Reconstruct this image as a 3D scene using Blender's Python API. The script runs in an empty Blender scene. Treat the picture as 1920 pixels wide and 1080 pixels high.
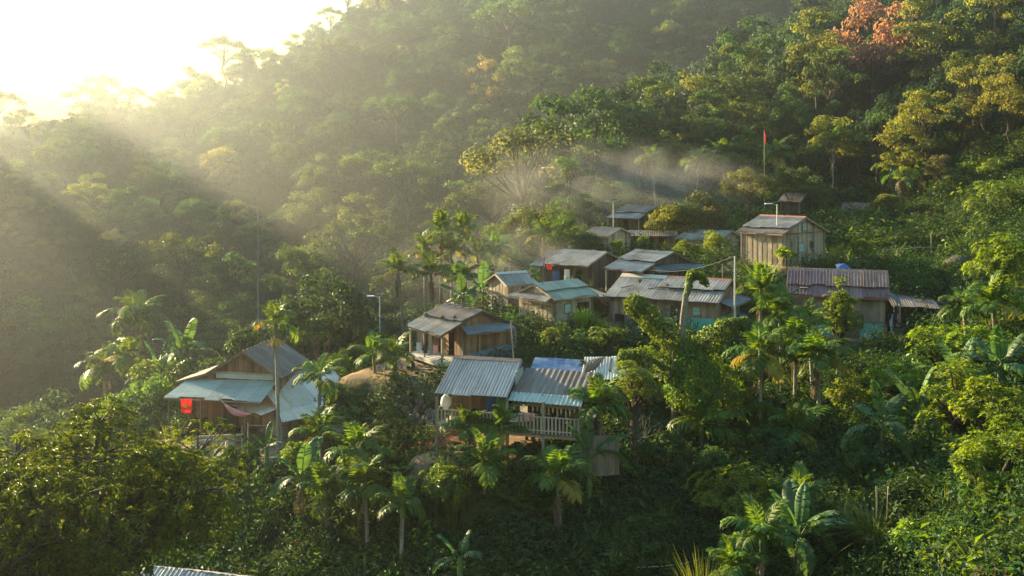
import bpy, math, random
import numpy as np
from mathutils import Vector, Matrix

# ------------------------------------------------------------------ camera, light, exposure
sc = bpy.context.scene
COL = sc.collection
F, CX, HY = 1800.0, 960.0, 320.0          # focal length (px of a 1920 wide frame), centre, horizon row
cd = bpy.data.cameras.new('camera')
cam = bpy.data.objects.new('camera', cd)
COL.objects.link(cam)
cd.sensor_width = 36.0
cd.lens = 36.0 * F / 1920.0
cd.shift_y = -(540.0 - HY) / 1920.0
cd.clip_start, cd.clip_end = 0.5, 4000.0
cam.location = (0, 0, 0)
cam.rotation_euler = (math.radians(90), 0, 0)
sc.camera = cam

SUN_AZ, SUN_EL = math.radians(-48.0), math.radians(17.0)    # azimuth from +Y, negative = left
SDIR = Vector((math.sin(SUN_AZ) * math.cos(SUN_EL), math.cos(SUN_AZ) * math.cos(SUN_EL), math.sin(SUN_EL)))
w = bpy.data.worlds.new('World')
sc.world = w
w.use_nodes = True
nt = w.node_tree
nt.nodes.clear()
sky = nt.nodes.new('ShaderNodeTexSky')
sky.sky_type = 'NISHITA'
sky.sun_disc = False
sky.sun_elevation = SUN_EL
sky.sun_rotation = SUN_AZ
sky.air_density, sky.dust_density, sky.ozone_density = 3.5, 0.12, 11.5
bg = nt.nodes.new('ShaderNodeBackground')
bg.inputs['Strength'].default_value = 0.10
wo = nt.nodes.new('ShaderNodeOutputWorld')
nt.links.new(sky.outputs[0], bg.inputs[0])
nt.links.new(bg.outputs[0], wo.inputs[0])
sd = bpy.data.lights.new('sun', 'SUN')
sd.energy = 5.0
sd.angle = math.radians(0.5)
sd.color = (1.0, 0.79, 0.44)
sun = bpy.data.objects.new('sun', sd)
COL.objects.link(sun)
sun.rotation_euler = SDIR.to_track_quat('Z', 'Y').to_euler()
sc.view_settings.view_transform = 'Standard'
sc.view_settings.look = 'None'
sc.view_settings.gamma = 1.0
sc.view_settings.exposure = 2.35
sc.view_settings.use_curve_mapping = False
HAZE_DENSITY, HAZE_G = 0.00042, 0.79
sc.render.engine = 'CYCLES'
cy = sc.cycles
cy.use_denoising = True
cy.max_bounces = 4
cy.diffuse_bounces = 2
cy.glossy_bounces = 1
cy.transmission_bounces = 2
cy.volume_bounces = 0
cy.use_adaptive_sampling = True
cy.adaptive_threshold = 0.02
cy.sample_clamp_indirect = 4.0

random.seed(7)
RNG = np.random.default_rng(7)

# ------------------------------------------------------------------ object helpers
def tag(o, label=None, cat=None, group=None, kind=None):
    if label: o['label'] = label
    if cat: o['category'] = cat
    if group: o['group'] = group
    if kind: o['kind'] = kind
    return o

def empty(name, loc, rz=0.0, label=None, cat=None, group=None):
    o = bpy.data.objects.new(name, None)
    o.empty_display_size = 0.2
    COL.objects.link(o)
    o.location = loc
    o.rotation_euler = (0, 0, rz)
    return tag(o, label, cat, group)

def put(name, me, parent=None, loc=(0, 0, 0), rot=(0, 0, 0), scale=(1, 1, 1), color=None):
    o = bpy.data.objects.new(name, me)
    COL.objects.link(o)
    if parent is not None: o.parent = parent
    o.location = loc
    o.rotation_euler = rot
    o.scale = scale if hasattr(scale, '__len__') else (scale,) * 3
    if color is not None: o.color = (color[0], color[1], color[2], 1.0)
    return o

def copy_tree(o, parent=None):
    c = o.copy()
    COL.objects.link(c)
    c.parent = parent
    for ch in o.children:
        copy_tree(ch, c)
    return c

def np_mesh(name, V, faces, mats, attrs=None, smooth=False, midx=None):
    """V (n,3); faces = list of int arrays, each (m,3) or (m,4)."""
    me = bpy.data.meshes.new(name)
    V = np.ascontiguousarray(V, dtype=np.float32)
    faces = [np.asarray(f, dtype=np.int32) for f in faces if len(f)]
    me.vertices.add(len(V))
    me.vertices.foreach_set('co', V.ravel())
    tot = sum(len(f) for f in faces)
    loops = np.concatenate([f.ravel() for f in faces])
    sizes = np.concatenate([np.full(len(f), f.shape[1], np.int32) for f in faces])
    starts = np.concatenate([[0], np.cumsum(sizes)[:-1]]).astype(np.int32)
    me.loops.add(len(loops))
    me.loops.foreach_set('vertex_index', loops)
    me.polygons.add(tot)
    me.polygons.foreach_set('loop_start', starts)
    if smooth:
        me.polygons.foreach_set('use_smooth', np.ones(tot, bool))
    if not isinstance(mats, (list, tuple)): mats = [mats]
    for m in mats: me.materials.append(m)
    if midx is not None:
        me.polygons.foreach_set('material_index', np.asarray(midx, np.int32))
    for k, a in (attrs or {}).items():
        a = np.asarray(a, np.float32)
        at = me.attributes.new(k, 'FLOAT', 'POINT')
        at.data.foreach_set('value', a)
    me.update(calc_edges=True)
    me.validate()
    return me

class MB:
    """collects simple solids into one mesh"""
    def __init__(s): s.v, s.f, s.t, s.n = [], [], [], 0
    def add(s, V, Fs, tint=0.5):
        V = [tuple(p) for p in V]
        s.v += V
        s.f += [tuple(i + s.n for i in f) for f in Fs]
        s.t += [tint] * len(V)
        s.n += len(V)
    def hexa(s, P, tint=0.5):      # 8 corners: bottom 4 ccw then top 4
        s.add(P, [(3, 2, 1, 0), (4, 5, 6, 7), (0, 1, 5, 4), (1, 2, 6, 5), (2, 3, 7, 6), (3, 0, 4, 7)], tint)
    def box(s, c, d, rz=0.0, tint=0.5):
        co, si = math.cos(rz), math.sin(rz)
        P = []
        for z in (-.5, .5):
            for x, y in ((-.5, -.5), (.5, -.5), (.5, .5), (-.5, .5)):
                X, Y = x * d[0], y * d[1]
                P.append((c[0] + co * X - si * Y, c[1] + si * X + co * Y, c[2] + z * d[2]))
        s.hexa(P, tint)
    def bar(s, a, b, w_, h_=None, tint=0.5):   # rectangular beam from a to b
        a, b = Vector(a), Vector(b)
        d = (b - a).normalized()
        up = Vector((0, 0, 1)) if abs(d.z) < .95 else Vector((0, 1, 0))
        sx = d.cross(up).normalized() * (w_ / 2)
        sz = sx.cross(d).normalized() * ((h_ or w_) / 2)
        P = [a - sx - sz, a + sx - sz, a + sx + sz, a - sx + sz, b - sx - sz, b + sx - sz, b + sx + sz, b - sx + sz]
        s.add(P, [(0, 1, 2, 3), (7, 6, 5, 4), (0, 4, 5, 1), (1, 5, 6, 2), (2, 6, 7, 3), (3, 7, 4, 0)], tint)
    def tube(s, path, rad, n=6, tint=0.5):
        V, Fq = tube(path, rad, n)
        s.add([tuple(p) for p in V], [tuple(f) for f in Fq], tint)
    def mesh(s, name, mat, smooth=False):
        me = bpy.data.meshes.new(name)
        me.from_pydata(s.v, [], s.f)
        me.materials.append(mat)
        if s.t:
            at = me.attributes.new('tint', 'FLOAT', 'POINT')
            at.data.foreach_set('value', np.asarray(s.t, np.float32))
        if smooth:
            me.polygons.foreach_set('use_smooth', np.ones(len(me.polygons), bool))
        me.update()
        return me
    def build(s, name, mat, parent=None, smooth=False, **kw):
        return put(name, s.mesh(name, mat, smooth), parent, **kw)

def tube(path, rad, n=6):
    path = np.asarray(path, float)
    rad = np.asarray(rad, float) * np.ones(len(path))
    T = np.gradient(path, axis=0)
    T /= np.linalg.norm(T, axis=1)[:, None] + 1e-9
    ref = np.array([0, 0, 1.0]) if abs(T[0, 2]) < .9 else np.array([1.0, 0, 0])
    V = []
    for i in range(len(path)):
        a = np.cross(T[i], ref); a /= np.linalg.norm(a) + 1e-9
        b = np.cross(T[i], a)
        ref_ = np.cross(a, T[i]); ref = ref_
        ang = np.arange(n) * 2 * math.pi / n
        V.append(path[i] + rad[i] * (np.cos(ang)[:, None] * a + np.sin(ang)[:, None] * b))
    V = np.concatenate(V)
    Q = []
    for i in range(len(path) - 1):
        for k in range(n):
            k2 = (k + 1) % n
            Q.append((i * n + k, i * n + k2, (i + 1) * n + k2, (i + 1) * n + k))
    return V, np.array(Q)

def lerp(a, b, t): return tuple(a[i] + (b[i] - a[i]) * t for i in range(len(a)))

# ------------------------------------------------------------------ materials
MATS = {}
def nmat(name):
    m = bpy.data.materials.new(name)
    m.use_nodes = True
    n = m.node_tree
    n.nodes.clear()
    out = n.nodes.new('ShaderNodeOutputMaterial')
    MATS[name] = m
    return m, n, out
def N(n, t, **kw):
    x = n.nodes.new(t)
    for k, v in kw.items(): setattr(x, k, v)
    return x
def rgb(c): return (c[0], c[1], c[2], 1.0)
def mixc(n, fac, a, b, mode='MIX'):
    x = N(n, 'ShaderNodeMix', data_type='RGBA', blend_type=mode)
    for s, v in ((x.inputs[0], fac), (x.inputs[6], a), (x.inputs[7], b)):
        if isinstance(v, bpy.types.NodeSocket): n.links.new(v, s)
        elif isinstance(v, (int, float)): s.default_value = v
        else: s.default_value = rgb(v)
    return x.outputs[2]
def mapr(n, v, a, b, c, d):
    x = N(n, 'ShaderNodeMapRange')
    n.links.new(v, x.inputs[0])
    for i, q in enumerate((a, b, c, d)): x.inputs[i + 1].default_value = q
    return x.outputs[0]
def noise(n, scale, detail=3.0, rough=.55, vec=None, mapscale=None):
    x = N(n, 'ShaderNodeTexNoise')
    x.inputs['Scale'].default_value = scale
    x.inputs['Detail'].default_value = detail
    x.inputs['Roughness'].default_value = rough
    tc = N(n, 'ShaderNodeTexCoord')
    v = tc.outputs['Object'] if vec is None else vec
    if mapscale:
        mp = N(n, 'ShaderNodeMapping')
        mp.inputs['Scale'].default_value = mapscale
        n.links.new(v, mp.inputs[0]); v = mp.outputs[0]
    n.links.new(v, x.inputs['Vector'])
    return x.outputs[0]
def attr(n, name):
    x = N(n, 'ShaderNodeAttribute', attribute_name=name)
    return x.outputs['Fac']

def leaf_mat(name, dark=None, light=None, trans=0.42, tcol=(1.35, 1.2, .45), rough=.55, spec=.2, use_obj=False):
    m, n, out = nmat(name)
    oi = N(n, 'ShaderNodeObjectInfo')
    t = attr(n, 'tint')
    if use_obj:
        f = mapr(n, t, 0, 1, .5, 1.45)
        h = mixc(n, 1.0, oi.outputs['Color'], f, 'MULTIPLY')
        warm = mixc(n, 1.0, h, (1.25, 1.05, .8), 'MULTIPLY')
        col = mixc(n, mapr(n, t, .6, 1, 0, 1), h, warm)
    else:
        col = mixc(n, t, dark, light)
    hs = N(n, 'ShaderNodeHueSaturation')
    n.links.new(mapr(n, oi.outputs['Random'], 0, 1, .485, .515), hs.inputs['Hue'])
    n.links.new(mapr(n, oi.outputs['Random'], 0, 1, .8, 1.2), hs.inputs['Value'])
    n.links.new(col, hs.inputs['Color'])
    col = hs.outputs[0]
    p = N(n, 'ShaderNodeBsdfPrincipled')
    n.links.new(col, p.inputs['Base Color'])
    p.inputs['Roughness'].default_value = rough
    p.inputs['Specular IOR Level'].default_value = spec
    tr = N(n, 'ShaderNodeBsdfTranslucent')
    n.links.new(mixc(n, 1.0, col, tcol, 'MULTIPLY'), tr.inputs[0])
    mx = N(n, 'ShaderNodeMixShader')
    mx.inputs[0].default_value = trans
    n.links.new(p.outputs[0], mx.inputs[1])
    n.links.new(tr.outputs[0], mx.inputs[2])
    n.links.new(mx.outputs[0], out.inputs[0])
    return m

def solid_mat(name, c1, c2, scale=3.0, mapscale=None, rough=.8, spec=.2, bump=.0, detail=4.0, obj_var=.25, tint=True, trans=0.0, metal=0.0):
    m, n, out = nmat(name)
    oi = N(n, 'ShaderNodeObjectInfo')
    nz = noise(n, scale, detail, .6, None, mapscale)
    col = mixc(n, mapr(n, nz, .3, .7, 0, 1), c1, c2)
    hs = N(n, 'ShaderNodeHueSaturation')
    n.links.new(mapr(n, oi.outputs['Random'], 0, 1, 1 - obj_var, 1 + obj_var), hs.inputs['Value'])
    n.links.new(col, hs.inputs['Color'])
    col = hs.outputs[0]
    if tint:
        f = mapr(n, attr(n, 'tint'), 0, 1, .6, 1.4)
        col = mixc(n, 1.0, col, f, 'MULTIPLY')
    p = N(n, 'ShaderNodeBsdfPrincipled')
    n.links.new(col, p.inputs['Base Color'])
    p.inputs['Roughness'].default_value = rough
    p.inputs['Specular IOR Level'].default_value = spec
    p.inputs['Metallic'].default_value = metal
    if bump:
        b = N(n, 'ShaderNodeBump')
        b.inputs['Strength'].default_value = bump
        b.inputs['Distance'].default_value = .05
        n.links.new(nz, b.inputs['Height'])
        n.links.new(b.outputs[0], p.inputs['Normal'])
    sh = p.outputs[0]
    if trans:
        tr = N(n, 'ShaderNodeBsdfTranslucent')
        n.links.new(col, tr.inputs[0])
        mx = N(n, 'ShaderNodeMixShader')
        mx.inputs[0].default_value = trans
        n.links.new(sh, mx.inputs[1]); n.links.new(tr.outputs[0], mx.inputs[2])
        sh = mx.outputs[0]
    n.links.new(sh, out.inputs[0])
    return m

def wood_mat(name, c1, c2, stain=(.05, .04, .03)):
    m, n, out = nmat(name)
    oi = N(n, 'ShaderNodeObjectInfo')
    g = noise(n, 2.2, 5.0, .65, None, (9.0, 9.0, .7))
    big = noise(n, .9, 3.0)
    col = mixc(n, mapr(n, g, .3, .7, 0, 1), c1, c2)
    col = mixc(n, mapr(n, big, .5, .72, 0, .65), col, stain)
    f = mapr(n, attr(n, 'tint'), 0, 1, .55, 1.45)
    col = mixc(n, 1.0, col, f, 'MULTIPLY')
    hs = N(n, 'ShaderNodeHueSaturation')
    n.links.new(mapr(n, oi.outputs['Random'], 0, 1, .78, 1.2), hs.inputs['Value'])
    n.links.new(col, hs.inputs['Color'])
    p = N(n, 'ShaderNodeBsdfPrincipled')
    n.links.new(hs.outputs[0], p.inputs['Base Color'])
    p.inputs['Roughness'].default_value = .8
    p.inputs['Specular IOR Level'].default_value = .25
    n.links.new(p.outputs[0], out.inputs[0])
    return m

def roof_mat(name, c1, c2, rust=(.16, .075, .045), rust_amt=.35, rough=.55, metal=.0):
    m, n, out = nmat(name)
    oi = N(n, 'ShaderNodeObjectInfo')
    s = noise(n, 1.6, 5.0, .65, None, (5.0, .5, .5))
    big = noise(n, .8, 4.0, .6)
    col = mixc(n, mapr(n, s, .3, .7, 0, 1), c1, c2)
    fine = noise(n, 5.0, 4.0, .7, None, (3.0, .6, .6))
    rf = N(n, 'ShaderNodeMath', operation='MULTIPLY')
    n.links.new(mapr(n, big, .42, .66, 0, 1), rf.inputs[0])
    n.links.new(mapr(n, fine, .35, .65, .2, 1), rf.inputs[1])
    rm = N(n, 'ShaderNodeMath', operation='MULTIPLY')
    n.links.new(rf.outputs[0], rm.inputs[0]); rm.inputs[1].default_value = rust_amt * 2
    rm.use_clamp = True
    col = mixc(n, rm.outputs[0], col, rust)
    hs = N(n, 'ShaderNodeHueSaturation')
    n.links.new(mapr(n, oi.outputs['Random'], 0, 1, .8, 1.18), hs.inputs['Value'])
    n.links.new(col, hs.inputs['Color'])
    p = N(n, 'ShaderNodeBsdfPrincipled')
    n.links.new(hs.outputs[0], p.inputs['Base Color'])
    n.links.new(mapr(n, fine, .3, .7, rough - .1, rough + .15), p.inputs['Roughness'])
    p.inputs['Metallic'].default_value = metal
    p.inputs['Specular IOR Level'].default_value = .25
    n.links.new(p.outputs[0], out.inputs[0])
    return m

M_TREE = leaf_mat('tree_leaf', trans=.5, use_obj=True)
M_PALM = leaf_mat('palm_leaf', (.035, .095, .018), (.16, .25, .035), .52, (1.7, 1.4, .3), .5, .25)
M_PALMY = leaf_mat('palm_leaf_yellow', (.16, .16, .02), (.38, .30, .045), .45, (1.3, 1.1, .4))
M_DEAD = leaf_mat('dead_frond', (.085, .07, .045), (.19, .155, .10), .25, (1.0, 1.0, .8), .7, .1)
M_BANANA = leaf_mat('banana_leaf', (.04, .095, .032), (.10, .175, .06), .38, (1.4, 1.35, .5), .5, .22)
M_MANGO = leaf_mat('mango_leaf', (.028, .062, .012), (.14, .17, .02), .5, (1.4, 1.35, .25), .5, .15)
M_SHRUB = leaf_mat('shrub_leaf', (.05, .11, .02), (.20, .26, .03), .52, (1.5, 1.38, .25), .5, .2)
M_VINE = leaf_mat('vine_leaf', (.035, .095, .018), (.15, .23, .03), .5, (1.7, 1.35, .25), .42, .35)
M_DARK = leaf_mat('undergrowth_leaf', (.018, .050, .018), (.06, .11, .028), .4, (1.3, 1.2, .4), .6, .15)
M_DRY = leaf_mat('dry_leaf', (.07, .05, .025), (.14, .11, .05), .35, (1.2, 1.0, .6), .7, .1)
M_FOREST = leaf_mat('forest_leaf', (.018, .048, .026), (.065, .105, .045), .4, (1.3, 1.2, .5), .6, .15)
M_GRASS = leaf_mat('grass_blade', (.05, .10, .02), (.18, .22, .045), .42, (1.4, 1.25, .4), .5, .25)
M_BARK = solid_mat('bark', (.055, .042, .030), (.16, .13, .10), 4.0, (3, 3, .8), .9, .1, .3)
M_PBARK = solid_mat('palm_bark', (.10, .09, .07), (.24, .22, .18), 6.0, (1, 1, 6), .85, .15, .2)
M_SHAFT = solid_mat('crownshaft', (.06, .11, .03), (.12, .16, .05), 3.0, None, .45, .4)
M_FRUIT = solid_mat('fruit', (.45, .27, .03), (.6, .42, .06), 9.0, None, .5, .3, trans=.2)
M_WGREY = wood_mat('weathered_wood', (.14, .112, .085), (.28, .225, .17))
M_WWARM = wood_mat('warm_wood', (.155, .086, .05), (.28, .165, .097))
M_WDARK = wood_mat('dark_wood', (.06, .048, .04), (.125, .096, .074))
M_WPALE = wood_mat('pale_wood', (.24, .19, .135), (.43, .35, .26), (.12, .09, .06))
M_RGREY = roof_mat('grey_metal', (.225, .215, .205), (.385, .372, .355), (.15, .10, .075), .30)
M_RDULL = roof_mat('dull_cement', (.18, .165, .15), (.33, .31, .28), (.11, .08, .06), .45, .7)
M_RWHITE = roof_mat('white_metal', (.54, .475, .39), (.69, .61, .50), (.36, .29, .22), .18)
M_RRUST = roof_mat('rusty_metal', (.13, .065, .05), (.25, .145, .115), (.34, .28, .23), .30)
M_RRED = roof_mat('purple_red_metal', (.105, .055, .06), (.24, .145, .145), (.09, .045, .035), .4)
M_RTEAL = roof_mat('teal_metal', (.25, .30, .265), (.40, .43, .375), (.22, .20, .16), .22)
M_RGREEN = roof_mat('pale_green_metal', (.20, .235, .175), (.33, .365, .275), (.19, .15, .10), .4)
M_RBROWN = roof_mat('brown_metal', (.11, .09, .078), (.24, .195, .165), (.16, .085, .05), .45, .65)
M_RBLUE = roof_mat('blue_grey_metal', (.10, .12, .135), (.18, .205, .22), (.12, .09, .07), .25)
M_RIDGE = roof_mat('red_ridge', (.26, .085, .065), (.36, .13, .10), (.16, .08, .06), .25)
M_TARPB = solid_mat('blue_tarp', (.05, .09, .22), (.24, .30, .42), 1.2, (1, 3, 1), .5, .4, .15)
M_TARPT = solid_mat('teal_tarp', (.06, .28, .24), (.10, .38, .33), 1.4, None, .55, .3, .15)
M_TARPC = solid_mat('blue_net', (.07, .15, .19), (.15, .24, .28), 2.0, None, .7, .2, .1)
M_TEALW = solid_mat('teal_paint', (.13, .36, .33), (.24, .43, .37), 1.3, (1, 1, .6), .75, .2)
M_CONC = solid_mat('concrete', (.26, .245, .22), (.40, .375, .33), 1.6, None, .85, .2, .1)
M_STONE = solid_mat('stone', (.06, .050, .042), (.17, .145, .118), 2.2, None, .9, .15, .4)
M_SOILR = solid_mat('red_soil', (.16, .060, .030), (.27, .115, .06), 1.8, None, .95, .05, .4)
M_RED = solid_mat('red_cloth', (.62, .012, .012), (.72, .025, .02), 2.0, None, .7, .2, 0, trans=.25)
M_YEL = solid_mat('yellow_cloth', (.75, .55, .03), (.8, .6, .04), 2.0, None, .7, .2, 0)
M_WHITE = solid_mat('white_cloth', (.6, .59, .56), (.75, .73, .7), 2.0, None, .8, .2, 0, trans=.2)
M_PINK = solid_mat('pink_cloth', (.55, .2, .22), (.65, .35, .36), 2.0, None, .8, .2, 0, trans=.2)
M_BLUEC = solid_mat('blue_cloth', (.03, .06, .19), (.07, .12, .28), 2.0, None, .7, .2, 0)
M_DARKC = solid_mat('dark_cloth', (.02, .02, .028), (.06, .05, .06), 2.0, None, .85, .1, 0)
M_CORN = solid_mat('dry_husk', (.50, .38, .22), (.68, .56, .36), 8.0, None, .7, .2, 0)
M_POLE = solid_mat('galvanised_pole', (.50, .50, .48), (.62, .61, .58), 3.0, None, .4, .5, 0)
M_BAMBOO = solid_mat('bamboo', (.25, .19, .11), (.42, .34, .22), 5.0, (1, 1, 4), .6, .3)
M_WIRE = solid_mat('cable', (.10, .10, .10), (.2, .2, .19), 2.0, None, .6, .3)
M_PANEL = solid_mat('solar_glass', (.02, .03, .06), (.04, .05, .09), 2.0, None, .15, .6, 0)
M_LAMP = solid_mat('lamp_housing', (.65, .65, .64), (.75, .75, .73), 2.0, None, .35, .5, 0)
M_SHUT = solid_mat('teal_shutter', (.24, .40, .36), (.33, .48, .43), 3.0, None, .7, .3, 0)
M_HOLE = solid_mat('dark_glass', (.015, .015, .016), (.03, .03, .03), 3.0, None, .3, .5, 0)

# ------------------------------------------------------------------ terrain
# rows: (Y, Z at these directions); directions given by the column of a 1920 px wide view
TPX = np.array([-1500, -600, 0, 300, 500, 700, 850, 1000, 1150, 1300, 1450, 1600, 1750, 1920, 2300, 3200], float)
TROW = [
 (15, [-16, -17, -18, -19, -20, -20, -20, -20, -20, -19.5, -19, -18, -16, -13, -8, -4]),
 (22, [-18, -18, -18, -18.5, -19, -19, -18.8, -18.5, -18.5, -18, -17.5, -16.5, -14.5, -12, -7, -3]),
 (27, [-19, -19, -18.5, -18.4, -18.6, -18.6, -17.9, -17.2, -17.2, -16.8, -16.5, -15.5, -13.8, -11.5, -7, -3]),
 (31, [-20, -20, -19, -18.4, -18.2, -17.6, -16.0, -15.0, -15.2, -15.4, -15.3, -14.6, -13.2, -11.2, -7, -3]),
 (35, [-22, -21, -20, -18, -17.2, -16.9, -15.2, -14.5, -14.6, -14.6, -14.6, -13.8, -12.6, -10.8, -6, -2]),
 (40, [-26, -24, -22, -18, -16.5, -15.8, -14.6, -14.0, -13.8, -13.7, -13.5, -12.8, -11.8, -10, -5, 0]),
 (45, [-30, -28, -26, -22, -18.5, -15.5, -14.2, -12.6, -12.6, -12.6, -12.6, -12.4, -11.3, -9, -4, 2]),
 (52, [-36, -33, -30, -27, -23, -18, -15, -11.4, -11.2, -11.3, -10.6, -10.2, -9.8, -7.5, -2, 4]),
 (57, [-40, -37, -34, -31, -27, -21, -17, -12, -10.9, -10.3, -10, -10, -9.6, -6, 0, 6]),
 (64, [-44, -41, -38, -35, -31, -25, -20, -13, -10.4, -9.8, -9, -8.4, -7.6, -3.5, 3, 9]),
 (72, [-48, -45, -42, -40, -36, -30, -24, -15, -9.6, -8.8, -8.3, -7.9, -5.5, 0, 7, 13]),
 (85, [-55, -52, -50, -47, -43, -37, -30, -18, -10, -7.5, -6.5, -6, -3, 2, 10, 20]),
 (105, [-62, -60, -58, -56, -52, -46, -38, -23, -10, -5, -1.5, 1, 5, 11, 20, 28]),
 (130, [-70, -68, -66, -64, -60, -54, -45, -28, -11, -1, 6, 11, 17, 25, 36, 45]),
 (160, [-76, -74, -72, -70, -66, -60, -52, -38, -20, -2, 12, 24, 34, 44, 56, 65]),
 (200, [-80, -78, -76, -74, -70, -62, -52, -42, -30, -12, 8, 34, 52, 66, 80, 90]),
 (260, [-78, -76, -72, -66, -58, -46, -34, -22, -14, -8, 4, 34, 58, 74, 90, 100]),
 (330, [-60, -58, -52, -42, -30, -12, 4, 18, 28, 34, 40, 54, 72, 90, 100, 110]),
 (420, [-30, -30, -26, -12, 6, 34, 56, 74, 86, 94, 98, 104, 110, 115, 118, 120]),
 (520, [-18, -14, -8, 10, 42, 96, 120, 130, 130, 130, 130, 130, 130, 130, 130, 130]),
 (620, [-40, -40, -40, -25, 10, 80, 110, 120, 120, 120, 120, 120, 120, 120, 120, 120]),
 (760, [-60, -60, -60, -50, -20, 30, 70, 90, 90, 90, 90, 90, 90, 90, 90, 90]),
 (900, [-70] * 16),
]
YNEW = {160: 220, 200: 255, 260: 310, 330: 370, 420: 440, 520: 520, 620: 600, 760: 720, 900: 860}
TY, TZ = [], []
for y, zs in TROW:
    yn = YNEW.get(y, y * 1.406)
    py = 270 - 1280 * np.array(zs, float) / y
    TY.append(yn)
    TZ.append(-(py - HY) / F * yn if y < 880 else np.full(16, -60.0))
TY, TZ = np.array(TY), np.array(TZ)
# added left flank, out of view, raised to block sun and shape beams
_fl = {'y': [40, 110, 148, 183, 220, 255, 310, 370, 440, 520, 640],
       -250: [-22, -42, -26, 0, 12, 19, 21, 13, 0, -10, -40],
       -600: [-22, -32, -22, 6, 22, 30, 32, 24, 8, -2, -35],
       -1500: [-16, -18, -8, 12, 24, 30, 30, 22, 8, -2, -35]}
_fz = {k: np.interp(TY, _fl['y'], v) for k, v in _fl.items() if k != 'y'}
TZ[:, 0] = np.where(TY > 40, _fz[-1500], TZ[:, 0]); TZ[:, 1] = np.where(TY > 40, _fz[-600], TZ[:, 1])
TZ = np.insert(TZ, 2, np.where(TY > 40, _fz[-250], (TZ[:, 1] + TZ[:, 2]) / 2), axis=1)
TPX = np.insert(TPX, 2, -250.0)
LTY = np.log(TY)

def z_table(x, y):
    x, y = np.broadcast_arrays(np.asarray(x, float), np.asarray(y, float))
    yc = np.clip(y, TY[0], TY[-1])
    px = np.clip(CX + F * x / np.maximum(y, TY[0]), TPX[0], TPX[-1])
    r = np.interp(np.log(yc), LTY, np.arange(len(TY)))
    c = np.interp(px, TPX, np.arange(len(TPX)))
    r0 = np.clip(r.astype(int), 0, len(TY) - 2); c0 = np.clip(c.astype(int), 0, len(TPX) - 2)
    fr, fc = r - r0, c - c0
    return ((TZ[r0, c0] * (1 - fc) + TZ[r0, c0 + 1] * fc) * (1 - fr) + (TZ[r0 + 1, c0] * (1 - fc) + TZ[r0 + 1, c0 + 1] * fc) * fr)

def wob(x, y, s, seed):
    a = np.sin(x / s * 1.3 + seed) * np.cos(y / s * 1.1 - seed * 2) + .5 * np.sin(x / s * 2.9 - seed) * np.cos(y / s * 2.3 + seed)
    return a

# level pads: (x, y, z, half length, half width, angle, falloff)
PADS = []
GU = np.concatenate([np.linspace(-1.15, -.62, 18)[:-1], np.linspace(-.62, .72, 190), np.linspace(.72, 1.1, 14)[1:]])
GY = np.concatenate([np.linspace(-14, 24, 14)[:-1], np.exp(np.linspace(math.log(24), math.log(120), 150))[:-1], np.exp(np.linspace(math.log(120), math.log(640), 80))])
def build_height():
    global GX2, GZ
    U, Y = np.meshgrid(GU, GY)
    X = U * (Y + 16)
    Z = z_table(X, Y)
    for _ in range(2):     # soften table creases
        Zp = np.pad(Z, 1, mode='edge')
        Z = (Zp[1:-1, 1:-1] * 2 + Zp[:-2, 1:-1] + Zp[2:, 1:-1] + Zp[1:-1, :-2] + Zp[1:-1, 2:]) / 6
    amp = np.clip((Y - 30) / 220, .12, 3.2)
    Z = Z + amp * (wob(X, Y, 9.0 + Y * .03, 1.3) + .6 * wob(X, Y, 4.0, 4.1) * .4)
    for (x, y, z, hl, hw, a, fo) in PADS:
        c, s = math.cos(a), math.sin(a)
        lx = (X - x) * c + (Y - y) * s
        ly = -(X - x) * s + (Y - y) * c
        d = np.hypot(np.maximum(np.abs(lx) - hl, 0), np.maximum(np.abs(ly) - hw, 0))
        k = np.clip(1 - d / fo, 0, 1)
        k = k * k * (3 - 2 * k)
        Z = Z * (1 - k) + z * k
    GX2, GZ = X, Z
def zt(x, y):
    u = np.asarray(x, float) / (np.asarray(y, float) + 16)
    r = np.interp(y, GY, np.arange(len(GY))); c = np.interp(u, GU, np.arange(len(GU)))
    r0 = np.clip(np.asarray(r).astype(int), 0, len(GY) - 2); c0 = np.clip(np.asarray(c).astype(int), 0, len(GU) - 2)
    fr, fc = r - r0, c - c0
    return ((GZ[r0, c0] * (1 - fc) + GZ[r0, c0 + 1] * fc) * (1 - fr) + (GZ[r0 + 1, c0] * (1 - fc) + GZ[r0 + 1, c0 + 1] * fc) * fr)

def W(px, py, Y): return Vector(((px - CX) / F * Y, Y, -(py - HY) / F * Y))
def XP(px, Y): return (px - CX) / F * Y
def G(px, Y, dz=0.0):
    x = XP(px, Y)
    return Vector((x, Y, float(zt(x, Y)) + dz))

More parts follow.
